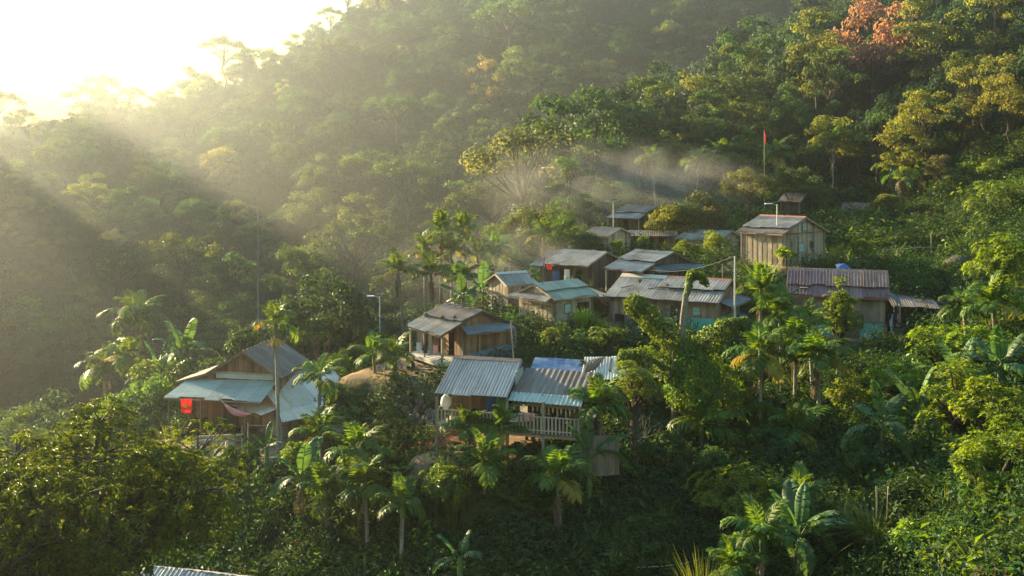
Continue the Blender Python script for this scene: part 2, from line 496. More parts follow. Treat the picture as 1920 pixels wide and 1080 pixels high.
# house fits: X, Y, Z, yaw, ridge length, width, eave height, ridge rise
HS = {
 'A': (-15.12, 57.6, -14.9, 1.36, 4.4, 4.6, 3.1, 1.4),
 'B': (-13.1, 57.5, -15.2, .80, 5.2, 5.2, 1.75, 1.35),
 'C': (-3.0, 60.61, -11.53, -.98, 4.31, 5.93, 1.71, 1.24),
 'F': (-1.16, 45.94, -11.66, -.29, 3.42, 5.29, 1.43, 1.26),
 'D': (3.03, 67.17, -10.44, .72, 4.2, 4.36, 1.8, .9),
 'I': (5.66, 74.66, -9.11, -.70, 4.2, 5.25, 2.02, .92),
 'J': (10.67, 71.92, -8.72, -.88, 3.78, 6.99, 1.52, 1.2),
 'K': (11.5, 67.5, -10.5, -.50, 8.0, 6.6, 1.84, 1.2),
 'G': (21.74, 64.23, -10.77, -.33, 6.31, 4.79, 2.64, 1.51),
 'H': (21.69, 76.85, -7.29, -.9, 4.39, 6.25, 2.43, 1.23),
 'M': (13.05, 96.09, -6.07, -.86, 4.28, 6.01, 1.42, 1.18),
 'N': (38.94, 107.99, -5.85, -.69, 3.18, 4.73, 1.04, 1.21),
 'L': (18.24, 88.55, -7.91, -.6, 4.45, 5.39, 1.75, .72),
}
for k, (x, y, z, a, L_, W_, h, r) in HS.items():
    zz = z - (1.3 if k == 'F' else .02)
    PADS.append((x, y, zz, L_ / 2 + .5, W_ / 2 + .5, a, 2.6))
# yards
YARDS = [  # px, Y, half length, half width, angle, falloff (level = terrain there), dirt strength
 (440, 52.5, -15.1, 4.2, 2.0, .15, 2.2), (790, 57.5, -11.9, 3.2, 3.2, -.4, 2.4), (820, 47.0, -13.3, 1.6, 1.6, 0, 1.2),
 (1120, 65.5, -10.62, 9.5, .9, -.12, 1.0), (1720, 64.0, -10.8, 3.0, 2.0, -.2, 1.5), (1690, 76.0, -7.6, 5.0, 1.2, 0, 1.6),
]
for (px, Y, z, a, b, ang, fo) in YARDS:
    PADS.append((XP(px, Y), Y, z, a, b, ang, fo))
build_height()

def terrain():
    nr, nc = GZ.shape
    U, Y = np.meshgrid(GU, GY)
    V = np.stack([GX2.ravel(), Y.ravel(), GZ.ravel()], 1)
    i = np.arange(nr * nc).reshape(nr, nc)
    Q = np.stack([i[:-1, :-1].ravel(), i[:-1, 1:].ravel(), i[1:, 1:].ravel(), i[1:, :-1].ravel()], 1)
    X = GX2
    dirt = np.zeros_like(X)
    def mark(x, y, hl, hw, a, fo):
        nonlocal dirt
        c, s = math.cos(a), math.sin(a)
        lx = (X - x) * c + (Y - y) * s; ly = -(X - x) * s + (Y - y) * c
        d = np.hypot(np.maximum(np.abs(lx) - hl, 0), np.maximum(np.abs(ly) - hw, 0))
        dirt = np.maximum(dirt, np.clip(1 - d / fo, 0, 1))
    for k, (x, y, z, a, L_, W_, h, r) in HS.items():
        mark(x, y, L_ / 2 + .2, W_ / 2 + .2, a, 1.6)
    for (px, yy, z, a, b, ang, fo) in YARDS[:5]:
        mark(XP(px, yy), yy, a * .9, b * .9, ang, fo * .8)
    m, n, out = nmat('ground')
    tc = N(n, 'ShaderNodeTexCoord')
    n1 = noise(n, .35, 5.0, .65, tc.outputs['Object'])
    n2 = noise(n, 2.6, 5.0, .7, tc.outputs['Object'])
    veg = mixc(n, mapr(n, n2, .35, .65, 0, 1), (.016, .030, .010), (.050, .062, .022))
    veg = mixc(n, mapr(n, n1, .55, .75, 0, .6), veg, (.055, .040, .024))
    dr = mixc(n, mapr(n, n2, .3, .7, 0, 1), (.15, .095, .055), (.27, .185, .11))
    n3 = noise(n, .8, 3.0, .6, tc.outputs['Object'])
    ad = N(n, 'ShaderNodeMath', operation='ADD')
    n.links.new(attr(n, 'dirt'), ad.inputs[0]); n.links.new(mapr(n, n3, .3, .7, -.35, .35), ad.inputs[1])
    col = mixc(n, mapr(n, ad.outputs[0], .35, .7, 0, 1), veg, dr)
    p = N(n, 'ShaderNodeBsdfPrincipled')
    n.links.new(col, p.inputs['Base Color'])
    p.inputs['Roughness'].default_value = .95
    p.inputs['Specular IOR Level'].default_value = .1
    b = N(n, 'ShaderNodeBump'); b.inputs['Strength'].default_value = .6; b.inputs['Distance'].default_value = .15
    n.links.new(n2, b.inputs['Height']); n.links.new(b.outputs[0], p.inputs['Normal'])
    n.links.new(p.outputs[0], out.inputs[0])
    me = np_mesh('ground', V, [Q], m, {'dirt': dirt.ravel()}, smooth=True)
    o = put('ground', me)
    tag(o, 'steep green hillside with terraces and brown earth yards', None, None, 'structure')
    return o
terrain()

# ------------------------------------------------------------------ haze
def haze():
    mb = MB()
    mb.box((0, 310, 27.5), (1560, 700, 235))
    m, n, out = nmat('haze')
    v = N(n, 'ShaderNodeVolumePrincipled')
    v.inputs['Color'].default_value = (.86, .93, 1.0, 1)
    v.inputs['Density'].default_value = HAZE_DENSITY
    v.inputs['Anisotropy'].default_value = HAZE_G
    n.links.new(v.outputs[0], out.inputs['Volume'])
    m.cycles.homogeneous_volume = True
    o = mb.build('haze', m)
    tag(o, 'pale sunlit morning haze filling the valley', None, None, 'stuff')
haze()

# ------------------------------------------------------------------ foliage generators
def unit(v): return v / (np.linalg.norm(v, axis=-1, keepdims=True) + 1e-9)
def leaves(P, D, Nn, L, Wd, droop=.25, kind='fold'):
    """leaf blades: base P, direction D, face normal Nn, length L, width Wd -> V, tris"""
    P = np.asarray(P, float); n = len(P)
    D = unit(np.asarray(D, float)); S = unit(np.cross(D, Nn)); Nn = np.cross(S, D)
    L = np.asarray(L, float).reshape(-1, 1) * np.ones((n, 1)); Wd = np.asarray(Wd, float).reshape(-1, 1) * np.ones((n, 1))
    mid = P + D * L * .45
    tip = P + D * L - Nn * L * droop
    up = Nn * Wd * .18
    a = mid - S * Wd * .5 + up
    b = mid + S * Wd * .5 + up
    V = np.stack([P, b, tip, a], 1).reshape(-1, 3)
    i = np.arange(n)[:, None] * 4
    if kind == 'fold':
        T = np.concatenate([i + np.array([0, 1, 2]), i + np.array([0, 2, 3])], 1).reshape(-1, 3)
    else:
        T = np.concatenate([i + np.array([0, 1, 3]), i + np.array([1, 2, 3])], 1).reshape(-1, 3)
    return V, T
def rand_dirs(n, rng):
    v = rng.normal(size=(n, 3)); return unit(v)

def lobes_leaves(cent, rad, per, size, rng, flat=.75, up=.35, asp=.5):
    """scatter leaves over the shells of ellipsoid lobes"""
    Ps, Ns, Ts = [], [], []
    for c, r, k in zip(cent, rad, per):
        d = rand_dirs(k, rng); d[:, 2] = np.abs(d[:, 2]) * 1.0 - .35 * (rng.random(k) < .35)
        d = unit(d)
        sh = r * (rng.random(k) ** .45)[:, None]
        Ps.append(np.asarray(c) + d * sh * np.array([1, 1, flat]))
        Ns.append(d); Ts.append(np.full(k, rng.random() * .5) + rng.random(k) * .5)
    P = np.concatenate(Ps); Nn = np.concatenate(Ns); T = np.concatenate(Ts)
    n = len(P)
    Nn = unit(Nn + rng.normal(size=(n, 3)) * .55 + np.array([0, 0, up]))
    D = unit(np.cross(Nn, rng.normal(size=(n, 3)))); D[:, 2] -= .3
    L = size * (.7 + .6 * rng.random(n))
    V, Tr = leaves(P, D, Nn, L, L * asp)
    return V, Tr, np.repeat(T, 4)

def limb_path(a, b, rng, k=5, sag=.12):
    a, b = np.asarray(a, float), np.asarray(b, float)
    t = np.linspace(0, 1, k)[:, None]
    l = np.linalg.norm(b - a)
    p = a + (b - a) * t + rng.normal(size=(k, 3)) * l * .05 * np.sin(t * math.pi)
    p[:, 2] += np.sin(t[:, 0] * math.pi) * l * sag * .5
    return p

def cat_mesh(name, parts, mat, smooth=False):
    V, Fs, n = [], [], 0
    for v, f in parts:
        V.append(v); Fs.append(np.asarray(f) + n); n += len(v)
    return np_mesh(name, np.concatenate(V), Fs, mat, smooth=smooth)

def make_tree(name, seed, H=14.0, cr=5.0, base=.35, nlobe=26, leaf=.42, per=150, shape='round', mat=None, nlimb=7, lob=1.5, tr=.22):
    """returns trunk mesh, crown mesh; origin at the trunk's foot"""
    rng = np.random.default_rng(seed)
    zc, hz = H * (base + 1) / 2, H * (1 - base) / 2
    cents, rads = [], []
    for i in range(nlobe):
        if shape == 'umbrella':
            a = rng.random() * 6.283; q = math.sqrt(rng.random()) * cr
            c = (q * math.cos(a), q * math.sin(a), H - .6 - (q / cr) ** 2 * hz * .7 + rng.normal() * .35)
            r = lob * (.6 + .6 * rng.random())
        elif shape == 'tall':
            t = rng.random(); a = rng.random() * 6.283
            q = cr * (.35 + .65 * math.sin(math.pi * (.15 + .8 * t))) * math.sqrt(rng.random())
            c = (q * math.cos(a), q * math.sin(a), H * base + t * (H * (1 - base) - .8))
            r = lob * (.6 + .7 * rng.random())
        else:
            d = rand_dirs(1, rng)[0]; d[2] = abs(d[2]) * 1.2 - .4; d = d / np.linalg.norm(d)
            q = .55 + .4 * rng.random()
            c = (d[0] * cr * q, d[1] * cr * q, zc + d[2] * hz * q)
            r = lob * (.7 + .6 * rng.random())
        cents.append(c); rads.append(r)
    ks = [max(20, int(per * (r / lob) ** 2)) for r in rads]
    V, T, tint = lobes_leaves(cents, rads, ks, leaf, rng)
    crown = np_mesh(name + '_crown', V, [T], mat or M_TREE, {'tint': tint})
    top = np.array([rng.normal() * .3, rng.normal() * .3, H * (base + .12)])
    parts = [tube(limb_path((0, 0, -1.0), top, rng, 6, 0), np.linspace(tr, tr * .62, 6) * np.array([1.35, 1, 1, 1, 1, 1]), 7)]
    for i in rng.permutation(nlobe)[:nlimb]:
        parts.append(tube(limb_path(top - np.array([0, 0, rng.random() * H * .12]), cents[i], rng, 5), np.linspace(tr * .5, tr * .1, 5), 5))
    trunk = cat_mesh(name + '_trunk', parts, M_BARK, True)
    return trunk, crown

def frond_mesh(name, seed, mat, droopy=.9, pairs=26, ll=.36, curl=.55, wd=.055):
    """a pinnate palm leaf of unit length along +X, arching down"""
    rng = np.random.default_rng(seed)
    t = np.linspace(0, 1, 12)
    ang = -droopy * 1.25 * t ** 1.6
    dx = np.cos(ang); dz = np.sin(ang)
    x = np.concatenate([[0], np.cumsum((dx[1:] + dx[:-1]) / 2)]) / 11
    z = np.concatenate([[0], np.cumsum((dz[1:] + dz[:-1]) / 2)]) / 11
    R = np.stack([x, np.zeros(12), z], 1)
    V1, Q1 = tube(R, np.linspace(.013, .003, 12), 4)
    ts = np.linspace(.16, 1.0, pairs)
    P, D, Nn, L, Wd = [], [], [], [], []
    for s in (-1, 1):
        for q in ts:
            q2 = min(1, max(.1, q + rng.normal() * .008))
            p = np.array([np.interp(q2, t, x), 0, np.interp(q2, t, z)])
            a = np.interp(q2, t, ang)
            fw = np.array([math.cos(a), 0, math.sin(a)]); upv = np.array([-math.sin(a), 0, math.cos(a)])
            prof = (.45 + .55 * math.sin(math.pi * min(1, .18 + q * .78)))
            sp = .95 - .62 * q
            d = fw * (1 - sp) * 1.25 + np.array([0, s, 0]) * sp + upv * (.28 - .30 * q + rng.normal() * .09)
            P.append(p); D.append(d); Nn.append(upv + np.array([0, -s * .25, 0]) + rng.normal(size=3) * .12)
            L.append(ll * prof * (.9 + .2 * rng.random())); Wd.append(wd * (.8 + .4 * rng.random()))
    V2, T2 = leaves(P, D, Nn, L, Wd, curl, 'bend')
    V = np.concatenate([V1, V2])
    tint = np.concatenate([np.full(len(V1), .8), np.repeat(np.clip(.45 + .25 * rng.normal(size=len(P)), 0, 1), 4)])
    return np_mesh(name, V, [Q1, T2 + len(V1)], mat, {'tint': tint})
FROND = [frond_mesh('palm_frond', 20 + i, M_PALM, .62 + .24 * i, 30, .36 + .01 * i, .28 + .13 * i, .068) for i in range(4)]
FRONDY = [frond_mesh('palm_frond_yellow', 30 + i, M_PALMY, .9 + .2 * i, 24, .34, .6) for i in range(2)]
FRONDD = [frond_mesh('dead_palm_frond', 40 + i, M_DEAD, .15 + .15 * i, 22, .34, .8) for i in range(2)]

def ringed_trunk(name, H, r, seed, bend=.3):
    rng = np.random.default_rng(seed)
    k = 14
    t = np.linspace(0, 1, k)
    dx, dy = rng.normal() * bend, rng.normal() * bend
    path = np.stack([dx * t ** 2 * H / 8, dy * t ** 2 * H / 8, -.6 + t * (H + .6)], 1)
    rad = r * (1.25 - .35 * np.minimum(1, t * 4)) * np.where(np.arange(k) % 2, 1.07, .95)
    V, Q = tube(path, rad, 7)
    return np_mesh(name, V, [Q], M_PBARK, {'tint': .5 + .3 * rng.normal(size=len(V)) * 0 + np.repeat(np.where(np.arange(k) % 2, .75, .4), 7)}, smooth=True), path[-1]

PALM_N = 0
def palm(px, py_top, Y, label, group, R=2.1, n=10, yellow=0, dead=1, fruit=False, droop=0, name='areca_palm', short=None, ground=None, sun=False):
    """areca palm; py_top = row of the crown's centre in the photo"""
    global PALM_N
    PALM_N += 1
    rng = np.random.default_rng(900 + PALM_N)
    g = G(px, Y)
    zc = W(px, py_top, Y).z
    H = max(1.2, zc - g.z)
    t = empty(name, g, rng.random() * 6.28, label, 'palm', group)
    tm, top = ringed_trunk('palm_trunk', H - .7, .085 + .004 * H, 60 + PALM_N, .25)
    put('trunk', tm, t)
    mb = MB(); mb.tube([top, top + np.array([0, 0, .35]), top + np.array([0, 0, .8])], [.11, .12, .06], 7)
    put('crownshaft', mb.mesh('crownshaft', M_SHAFT, True), t)
    base = Vector(top) + Vector((0, 0, .72))
    for i in range(n):
        a = i * 2.39996 + rng.normal() * .15
        q = i / max(1, n - 1)
        el = math.radians(86 - 74 * q + rng.normal() * 8 - droop * 12)
        me = FROND[int(min(3, max(0, q * 3.2 + rng.normal() * .6)))]
        if i >= n - yellow: me = FRONDY[i % 2]
        s = R * (.82 + .3 * rng.random()) * (.85 if q < .15 else 1)
        put('frond', me, t, base - Vector((0, 0, .25 * q)), (rng.normal() * .15, -el, a), s)
    for i in range(dead):
        put('dead_frond', FRONDD[i % 2], t, base - Vector((0, 0, .55)), (0, math.radians(72 + 12 * rng.random()), rng.random() * 6.28), (R * .85, R * .4, R * .5))
    if fruit:
        mb = MB()
        for k in range(26):
            a = rng.random() * 6.28; l = .25 + .45 * rng.random()
            c = Vector((math.cos(a) * l * .7, math.sin(a) * l * .7, -l * .6)) + base - Vector((0, 0, .85))
            mb.tube([base - Vector((0, 0, .8)), c, c - Vector((0, 0, .12))], [.012, .05, .02], 4)
        put('fruit_bunch', mb.mesh('fruit_bunch', M_FRUIT), t)
    return t

def banana_leaf_mesh(name, seed, arch=1.0, torn=.25, mat=None):
    rng = np.random.default_rng(seed)
    k = 15
    t = np.linspace(0, 1, k)
    ang = -arch * 1.2 * t ** 1.5
    x = np.concatenate([[0], np.cumsum(np.cos(ang[1:]))]) / (k - 1)
    z = np.concatenate([[0], np.cumsum(np.sin(ang[1:]))]) / (k - 1)
    V, T = [], []
    R = np.stack([x, np.zeros(k), z], 1)
    Vt, Qt = tube(R, np.linspace(.018, .004, k), 5)
    V = [tuple(p) for p in Vt]
    Fq = [tuple(q) for q in Qt]
    tint = [1.0] * len(V)
    for s in (-1, 1):
        for i in range(3, k - 1):
            wd = .17 * math.sin(math.pi * min(1, .12 + (t[i] - .2) * 1.05)) ** .6
            wd2 = .17 * max(0, math.sin(math.pi * min(1, .12 + (t[i + 1] - .2) * 1.05))) ** .6 if i < k - 2 else .02
            dr = -.02 - (.09 * rng.random() if rng.random() < torn else .02)
            gap = .028 if rng.random() < torn else 0
            n0 = len(V)
            up = .03
            V += [(x[i] + gap, 0, z[i]), (x[i + 1], 0, z[i + 1]), (x[i + 1] + .02, s * wd2 * .6, z[i + 1] + up), (x[i] + .02 + gap, s * wd * .6, z[i] + up),
                  (x[i + 1] + .05, s * wd2, z[i + 1] + dr), (x[i] + .05 + gap, s * wd, z[i] + dr)]
            Fq += [(n0, n0 + 1, n0 + 2, n0 + 3), (n0 + 3, n0 + 2, n0 + 4, n0 + 5)]
            q = min(1, max(0, .4 + .22 * rng.normal()))
            tint += [q] * 6
    return np_mesh(name, np.array(V), [np.array(Fq)], mat or M_BANANA, {'tint': tint})
BLEAF = [banana_leaf_mesh('banana_leaf', 50 + i, .3 + .4 * i, .3 + .17 * i) for i in range(4)]
BDEAD = banana_leaf_mesh('dead_banana_leaf', 59, 1.1, .8, M_DEAD)
BAN_N = 0
def banana(px, py_c, Y, label, group='banana plants among the village gardens', R=2.2, n=8, open_=0.0, dead=2):
    global BAN_N
    BAN_N += 1
    rng = np.random.default_rng(1500 + BAN_N)
    g = G(px, Y); H = max(.5, W(px, py_c, Y).z - g.z)
    t = empty('banana_plant', g, rng.random() * 6.28, label, 'banana plant', group)
    mb = MB(); mb.tube([(0, 0, -.4), (.02, 0, H * .5), (.03, .02, H)], [.16, .13, .09], 8)
    put('stem', mb.mesh('stem', M_SHAFT, True), t)
    for i in range(n):
        q = i / max(1, n - 1)
        el = math.radians(80 - (55 + 20 * open_) * q + rng.normal() * 7)
        put('leaf', BLEAF[min(3, int(q * 3.6 + rng.random() * .5))], t, (.03, .02, H - .08), (rng.normal() * .25, -el, i * 2.3 + rng.normal() * .25), R * (.85 + .25 * rng.random()))
    for i in range(dead):
        put('dead_leaf', BDEAD, t, (.03, .02, H - .2), (rng.normal() * .2, math.radians(50 + 20 * rng.random()), rng.random() * 6.28), R * .7)
    return t

def rosettes(C, Up, k, L, rng, asp=.28, lift=.25, droop=.3):
    """k leaves whorled round each twig end C with axis Up"""
    n = len(C)
    Up = unit(Up)
    A = unit(np.cross(Up, rng.normal(size=(n, 3)))); B = np.cross(Up, A)
    P, D, Nn, Ls, tt = [], [], [], [], []
    tb = rng.random(n)
    for i in range(k):
        a = i * 2.39996 + rng.normal(size=n) * .2
        d = A * np.cos(a)[:, None] + B * np.sin(a)[:, None]
        l = lift + .55 * (i / k) + rng.normal(size=n) * .12
        d = unit(d + Up * l[:, None])
        P.append(C + Up * (-.12 * L * (1 - i / k)) + d * .02); D.append(d); Nn.append(unit(Up - d * .3 + rng.normal(size=(n, 3)) * .12))
        Ls.append(L * (.75 + .4 * rng.random(n)) * (1 - .25 * i / k))
        tt.append(np.clip(.25 + .5 * tb + .2 * (i / k) + rng.normal(size=n) * .22, 0, 1))
    P, D, Nn, Ls, tt = map(np.concatenate, (P, D, Nn, Ls, tt))
    V, T = leaves(P, D, Nn, Ls, Ls * asp, droop)
    return V, T, np.repeat(tt, 4)

def rosette_tree(name, seed, cr, hz, H, ntwig, L, mat, k=9, nlimb=14, shell=.35, asp=.28, nlobe=24, lob=None, tr=.2, lift=.25, droop=.3):
    """crown of leafy whorls on the shells of many lobes, with limbs and twigs; origin at the foot, crown centre at height H"""
    rng = np.random.default_rng(seed)
    lob = lob or cr * .34
    cents = []
    for i in range(nlobe):
        d = rand_dirs(1, rng)[0]; d[2] = abs(d[2]) * 1.25 - .45; d /= np.linalg.norm(d)
        q = .45 + .45 * rng.random()
        cents.append(np.array([d[0] * cr * q, d[1] * cr * q, H + d[2] * hz * q]))
    cents = np.array(cents)
    li = rng.integers(0, nlobe, ntwig)
    d = rand_dirs(ntwig, rng); d[:, 2] = d[:, 2] * .8 + .25; d = unit(d)
    rr = lob * (.5 + .7 * rng.random(nlobe))
    C = cents[li] + d * (rr[li] * (1 - shell * rng.random(ntwig) ** 1.5))[:, None] * np.array([1, 1, .72])
    out = unit(C - np.array([0, 0, H - hz * .6]))
    Up = unit(d * .6 + out * .5 + np.array([0, 0, .45]) + rng.normal(size=(ntwig, 3)) * .25)
    V, T, tint = rosettes(C, Up, k, L, rng, asp, lift, droop)
    crown = np_mesh(name + '_crown', V, [T], mat, {'tint': tint})
    parts = []
    top = np.array([0, 0, H - hz * .55])
    parts.append(tube(limb_path((0, 0, -1), top, rng, 6, 0), np.linspace(tr * 1.3, tr * .8, 6), 8))
    for i in rng.permutation(nlobe)[:nlimb]:
        parts.append(tube(limb_path(top - np.array([0, 0, rng.random() * .2 * H]), cents[i], rng, 6, .1), np.linspace(tr * .55, tr * .12, 6), 6))
    for j in rng.permutation(ntwig)[:ntwig // 5]:
        parts.append(tube(limb_path(cents[li[j]], C[j], rng, 3, 0), np.linspace(tr * .1, tr * .03, 3), 3))
    return cat_mesh(name + '_trunk', parts, M_BARK, True), crown

# ------------------------------------------------------------------ houses
class House:
    def __init__(s, key, name, label, cat='house', group='plank houses of the hillside village', dims=None):
        x, y, z, a, L_, W_, h, r = dims or HS[key]
        s.X, s.Y, s.Z, s.a, s.L, s.W, s.h, s.r = x, y, z, a, L_, W_, h, r
        s.root = empty(name, (x, y, z), a, label, cat, group)
        s.rng = random.Random(str(key) + label)
    def w(s, x, y, z):
        c, q = math.cos(s.a), math.sin(s.a)
        return Vector((s.X + c * x - q * y, s.Y + q * x + c * y, s.Z + z))
    def loc(s, px, py, Y):
        p = W(px, py, Y) - Vector((s.X, s.Y, s.Z))
        c, q = math.cos(s.a), math.sin(s.a)
        return (c * p.x + q * p.y, -q * p.x + c * p.y, p.z)
    def roof(s, a, b, c, d, mat, width=.82, wave=.17, amp=.02, name='roof_sheet', jit=.022):
        """sheets laid side by side on the patch a-b (eave) c-d (ridge)"""
        a, b, c, d = map(Vector, (a, b, c, d))
        n = max(1, round(((b - a).length + (c - d).length) / 2 / width))
        nrm = (b - a).cross(d - a).normalized()
        if nrm.z < 0: nrm = -nrm
        for i in range(n):
            u0, u1 = i / n, (i + 1) / n + .012
            wl = (a.lerp(b, u1) - a.lerp(b, u0)).length
            kw = max(1, round(wl / wave)); nc = kw * 4
            V = []
            ext0, ext1 = s.rng.uniform(-jit, jit) * 3, s.rng.uniform(-jit, jit)
            lift = s.rng.uniform(0, jit) + (i % 2) * .004
            for rr in (0, .5, 1):
                for q in range(nc + 1):
                    u = u0 + (u1 - u0) * q / nc
                    lo, hi = a.lerp(b, u), d.lerp(c, u)
                    p = lo.lerp(hi, rr + (ext0 if rr == 0 else ext1 if rr == 1 else 0))
                    p = p + nrm * (lift + amp * math.sin(q / 4 * 2 * math.pi) + (-.01 if rr == .5 else 0))
                    V.append(p)
            m_ = nc + 1
            Fs = [(r_ * m_ + q, r_ * m_ + q + 1, (r_ + 1) * m_ + q + 1, (r_ + 1) * m_ + q) for r_ in range(2) for q in range(nc)]
            me = bpy.data.meshes.new(name)
            me.from_pydata([tuple(p) for p in V], [], Fs)
            me.materials.append(mat)
            me.polygons.foreach_set('use_smooth', np.ones(len(Fs), bool))
            put(name, me, s.root)
    def wall(s, p0, p1, z0, top, mat, pw=.24, sep=False, openings=(), name='plank', thick=.03, seam=None):
        """upright planks from p0 to p1 (local x, y); top(t) = height; openings (t0, t1, zlo, zhi)"""
        p0, p1 = Vector((p0[0], p0[1], 0)), Vector((p1[0], p1[1], 0))
        l = (p1 - p0).length
        n = max(1, round(l / pw)); d = (p1 - p0) / l; nn = Vector((d.y, -d.x, 0))
        mb = MB()
        for i in range(n):
            t0, t1 = i / n, (i + 1) / n
            tc = (t0 + t1) / 2
            segs = [(None, None)]
            for (o0, o1, zl, zh) in openings:
                if o0 < tc < o1: segs = [('lo', zl), ('hi', zh)]
            off = (i % 2) * .016 + s.rng.uniform(0, .012)
            for kind, zz in segs:
                e = .012
                q0, q1 = p0.lerp(p1, t0) - d * e, p0.lerp(p1, t1) + d * e
                b0 = b1 = z0 - s.rng.uniform(0, .06)
                h0, h1 = top(t0), top(t1)
                if kind == 'lo': h0 = h1 = zz
                if kind == 'hi': b0 = b1 = zz
                if min(h0, h1) - b0 < .03: continue
                A = [q0 + nn * off, q1 + nn * off, q1 + nn * (off - thick), q0 + nn * (off - thick)]
                P = [(v.x, v.y, b0) for v in A] + [(A[0].x, A[0].y, h0), (A[1].x, A[1].y, h1), (A[2].x, A[2].y, h1), (A[3].x, A[3].y, h0)]
                ti = min(1, max(0, s.rng.gauss(.5, .22)))
                if sep:
                    m2 = MB(); m2.hexa(P, ti); m2.build(name, mat, s.root)
                else:
                    mb.hexa(P, ti)
        if not sep and mb.v:
            o = mb.build('plank_wall', mat, s.root); o['kind'] = 'stuff'
    def box(s, name, c, d, mat, rz=0, tint=.5):
        mb = MB(); mb.box(c, d, rz, tint); return mb.build(name, mat, s.root)
    def bar(s, name, a, b, w_, mat, h_=None):
        mb = MB(); mb.bar(a, b, w_, h_, s.rng.uniform(.3, .7)); return mb.build(name, mat, s.root)
    def posts(s, pts, z0, z1, mat, r=.09):
        for (x, y) in pts: s.bar('post', (x, y, z0), (x, y, z1 if not callable(z1) else z1(x, y)), r, mat)
    def roofz(s, y): return s.h + s.r * (1 - abs(y) / (s.W / 2))
    def ridge(s, x0, x1, mat, wd=.28):
        mb = MB()
        z = s.h + s.r + .05
        for sg in (-1, 1):
            mb.add([(x0, 0, z + .015), (x1, 0, z + .015), (x1, sg * wd, z - wd * s.r / (s.W / 2)), (x0, sg * wd, z - wd * s.r / (s.W / 2))], [(0, 1, 2, 3) if sg < 0 else (3, 2, 1, 0)])
        mb.build('ridge_cap', mat, s.root)
    def barge(s, x, mat, y0=None, y1=None, dz=-.07, hb=.14):
        w2 = s.W / 2
        for sg, ye in ((-1, y0 if y0 is not None else -w2), (1, y1 if y1 is not None else w2)):
            s.bar('barge_board', (x, 0, s.h + s.r + dz), (x, ye, s.roofz(ye) + dz), .035, mat, hb)
    def gable(s, wallmat, rf, rb, split=None, low=None, raise_=.13, ins=.4, sep=False, ridge=None, openf=(), openl=(), openr=(), wf=None, segs=None, z0=0, bargemat=None, wave=.2, pw=.24, corner=True, gins=.3, nofront=False):
        """walls and two-slope roof. rf/rb = front and back sheets; split = how far down the front slope a lower tier begins"""
        w2, l2 = s.W / 2, s.L / 2
        yf = -w2 + ins if wf is None else wf; yb = w2 - ins
        x0, x1 = -l2 + gins, l2 - gins
        tz = lambda y: s.roofz(y) - .05
        gw = lambda ya, yb_: (lambda t: tz(ya + (yb_ - ya) * t))
        if not nofront: s.wall((x0, yf), (x1, yf), z0, lambda t: tz(yf), wallmat, pw, sep, openf)
        s.wall((x1, yf), (x1, yb), z0, gw(yf, yb), wallmat, pw, sep, openr)
        s.wall((x0, yb), (x0, yf), z0, gw(yb, yf), wallmat, pw, sep, openl)
        s.wall((x1, yb), (x0, yb), z0, lambda t: tz(yb), wallmat, .5, False)
        if corner: s.posts([(x0 - .03, yf - .03), (x1 + .03, yf - .03), (x1 + .03, yb)], z0 - .3, lambda x, y: tz(y) - .02, M_WGREY, .11)
        R = lambda x, y, dz=0: (x, y, s.roofz(y) + dz)
        for (xa, xb, sp, m1, m2, rs) in (segs or [(-l2, l2, split, rf, low or rf, raise_)]):
            if sp is None:
                s.roof(R(xa, -w2), R(xb, -w2), R(xb, 0), R(xa, 0), m1, wave=wave)
            else:
                ys = -w2 * sp
                s.roof(R(xa, -w2), R(xb, -w2), R(xb, ys + .12), R(xa, ys + .12), m2, wave=wave)
                s.roof(R(xa, ys - .12, rs), R(xb, ys - .12, rs), R(xb, 0, .02), R(xa, 0, .02), m1, wave=wave)
        s.roof(R(l2, w2), R(-l2, w2), R(-l2, 0), R(l2, 0), rb, wave=.4)
        if ridge: s.ridge(-l2, l2, ridge)
        bm = bargemat or M_WGREY
        s.barge(-l2 + .02, bm); s.barge(l2 - .02, bm)
        s.bar('eave_board', (-l2, -w2 + .05, s.h - .06), (l2, -w2 + .05, s.h - .06), .04, bm, .1)
    def awning(s, a, b, c, d, mat, width=.82, wave=.2, edge=True):
        s.roof(a, b, c, d, mat, width, wave, name='awning_sheet')
        if edge:
            s.bar('awning_beam', Vector(a) - Vector((0, 0, .07)), Vector(b) - Vector((0, 0, .07)), .06, M_WGREY)
    def patch(s, name, a, b, c, d, mat, sag=.0, nu=8, nv=4, wr=.02, parent=True):
        me = patch_mesh(name, a, b, c, d, mat, sag, nu, nv, wr, s.rng)
        return put(name, me, s.root)
    def window(s, p, nrm, wd, hg, mat, frame=M_WGREY, name='window'):
        """framed shutter or pane on a wall: p = centre, nrm = outward 2D normal"""
        n_ = Vector((nrm[0], nrm[1], 0)).normalized(); d_ = Vector((-n_.y, n_.x, 0)); p = Vector(p)
        rz = math.atan2(d_.y, d_.x)
        mb = MB()
        for sx in (-1, 1): mb.box(p + d_ * sx * (wd / 2 + .03) + n_ * .03, (.06, .06, hg + .12), rz)
        for sz in (-1, 1): mb.box(p + Vector((0, 0, sz * (hg / 2 + .03))) + n_ * .03, (wd, .055, .06), rz)
        f = mb.build(name, frame, s.root)
        m2 = MB()
        if mat is M_SHUT:
            for i in range(5): m2.box(p + Vector((0, 0, -hg / 2 + (i + .5) * hg / 5)) + n_ * .022, (wd, .03, hg / 5 - .012), rz, .35 + .3 * (i % 2))
        else: m2.box(p + n_ * .012, (wd, .03, hg), rz)
        put('shutter' if mat is M_SHUT else 'pane', m2.mesh('pane', mat), f)
        return f
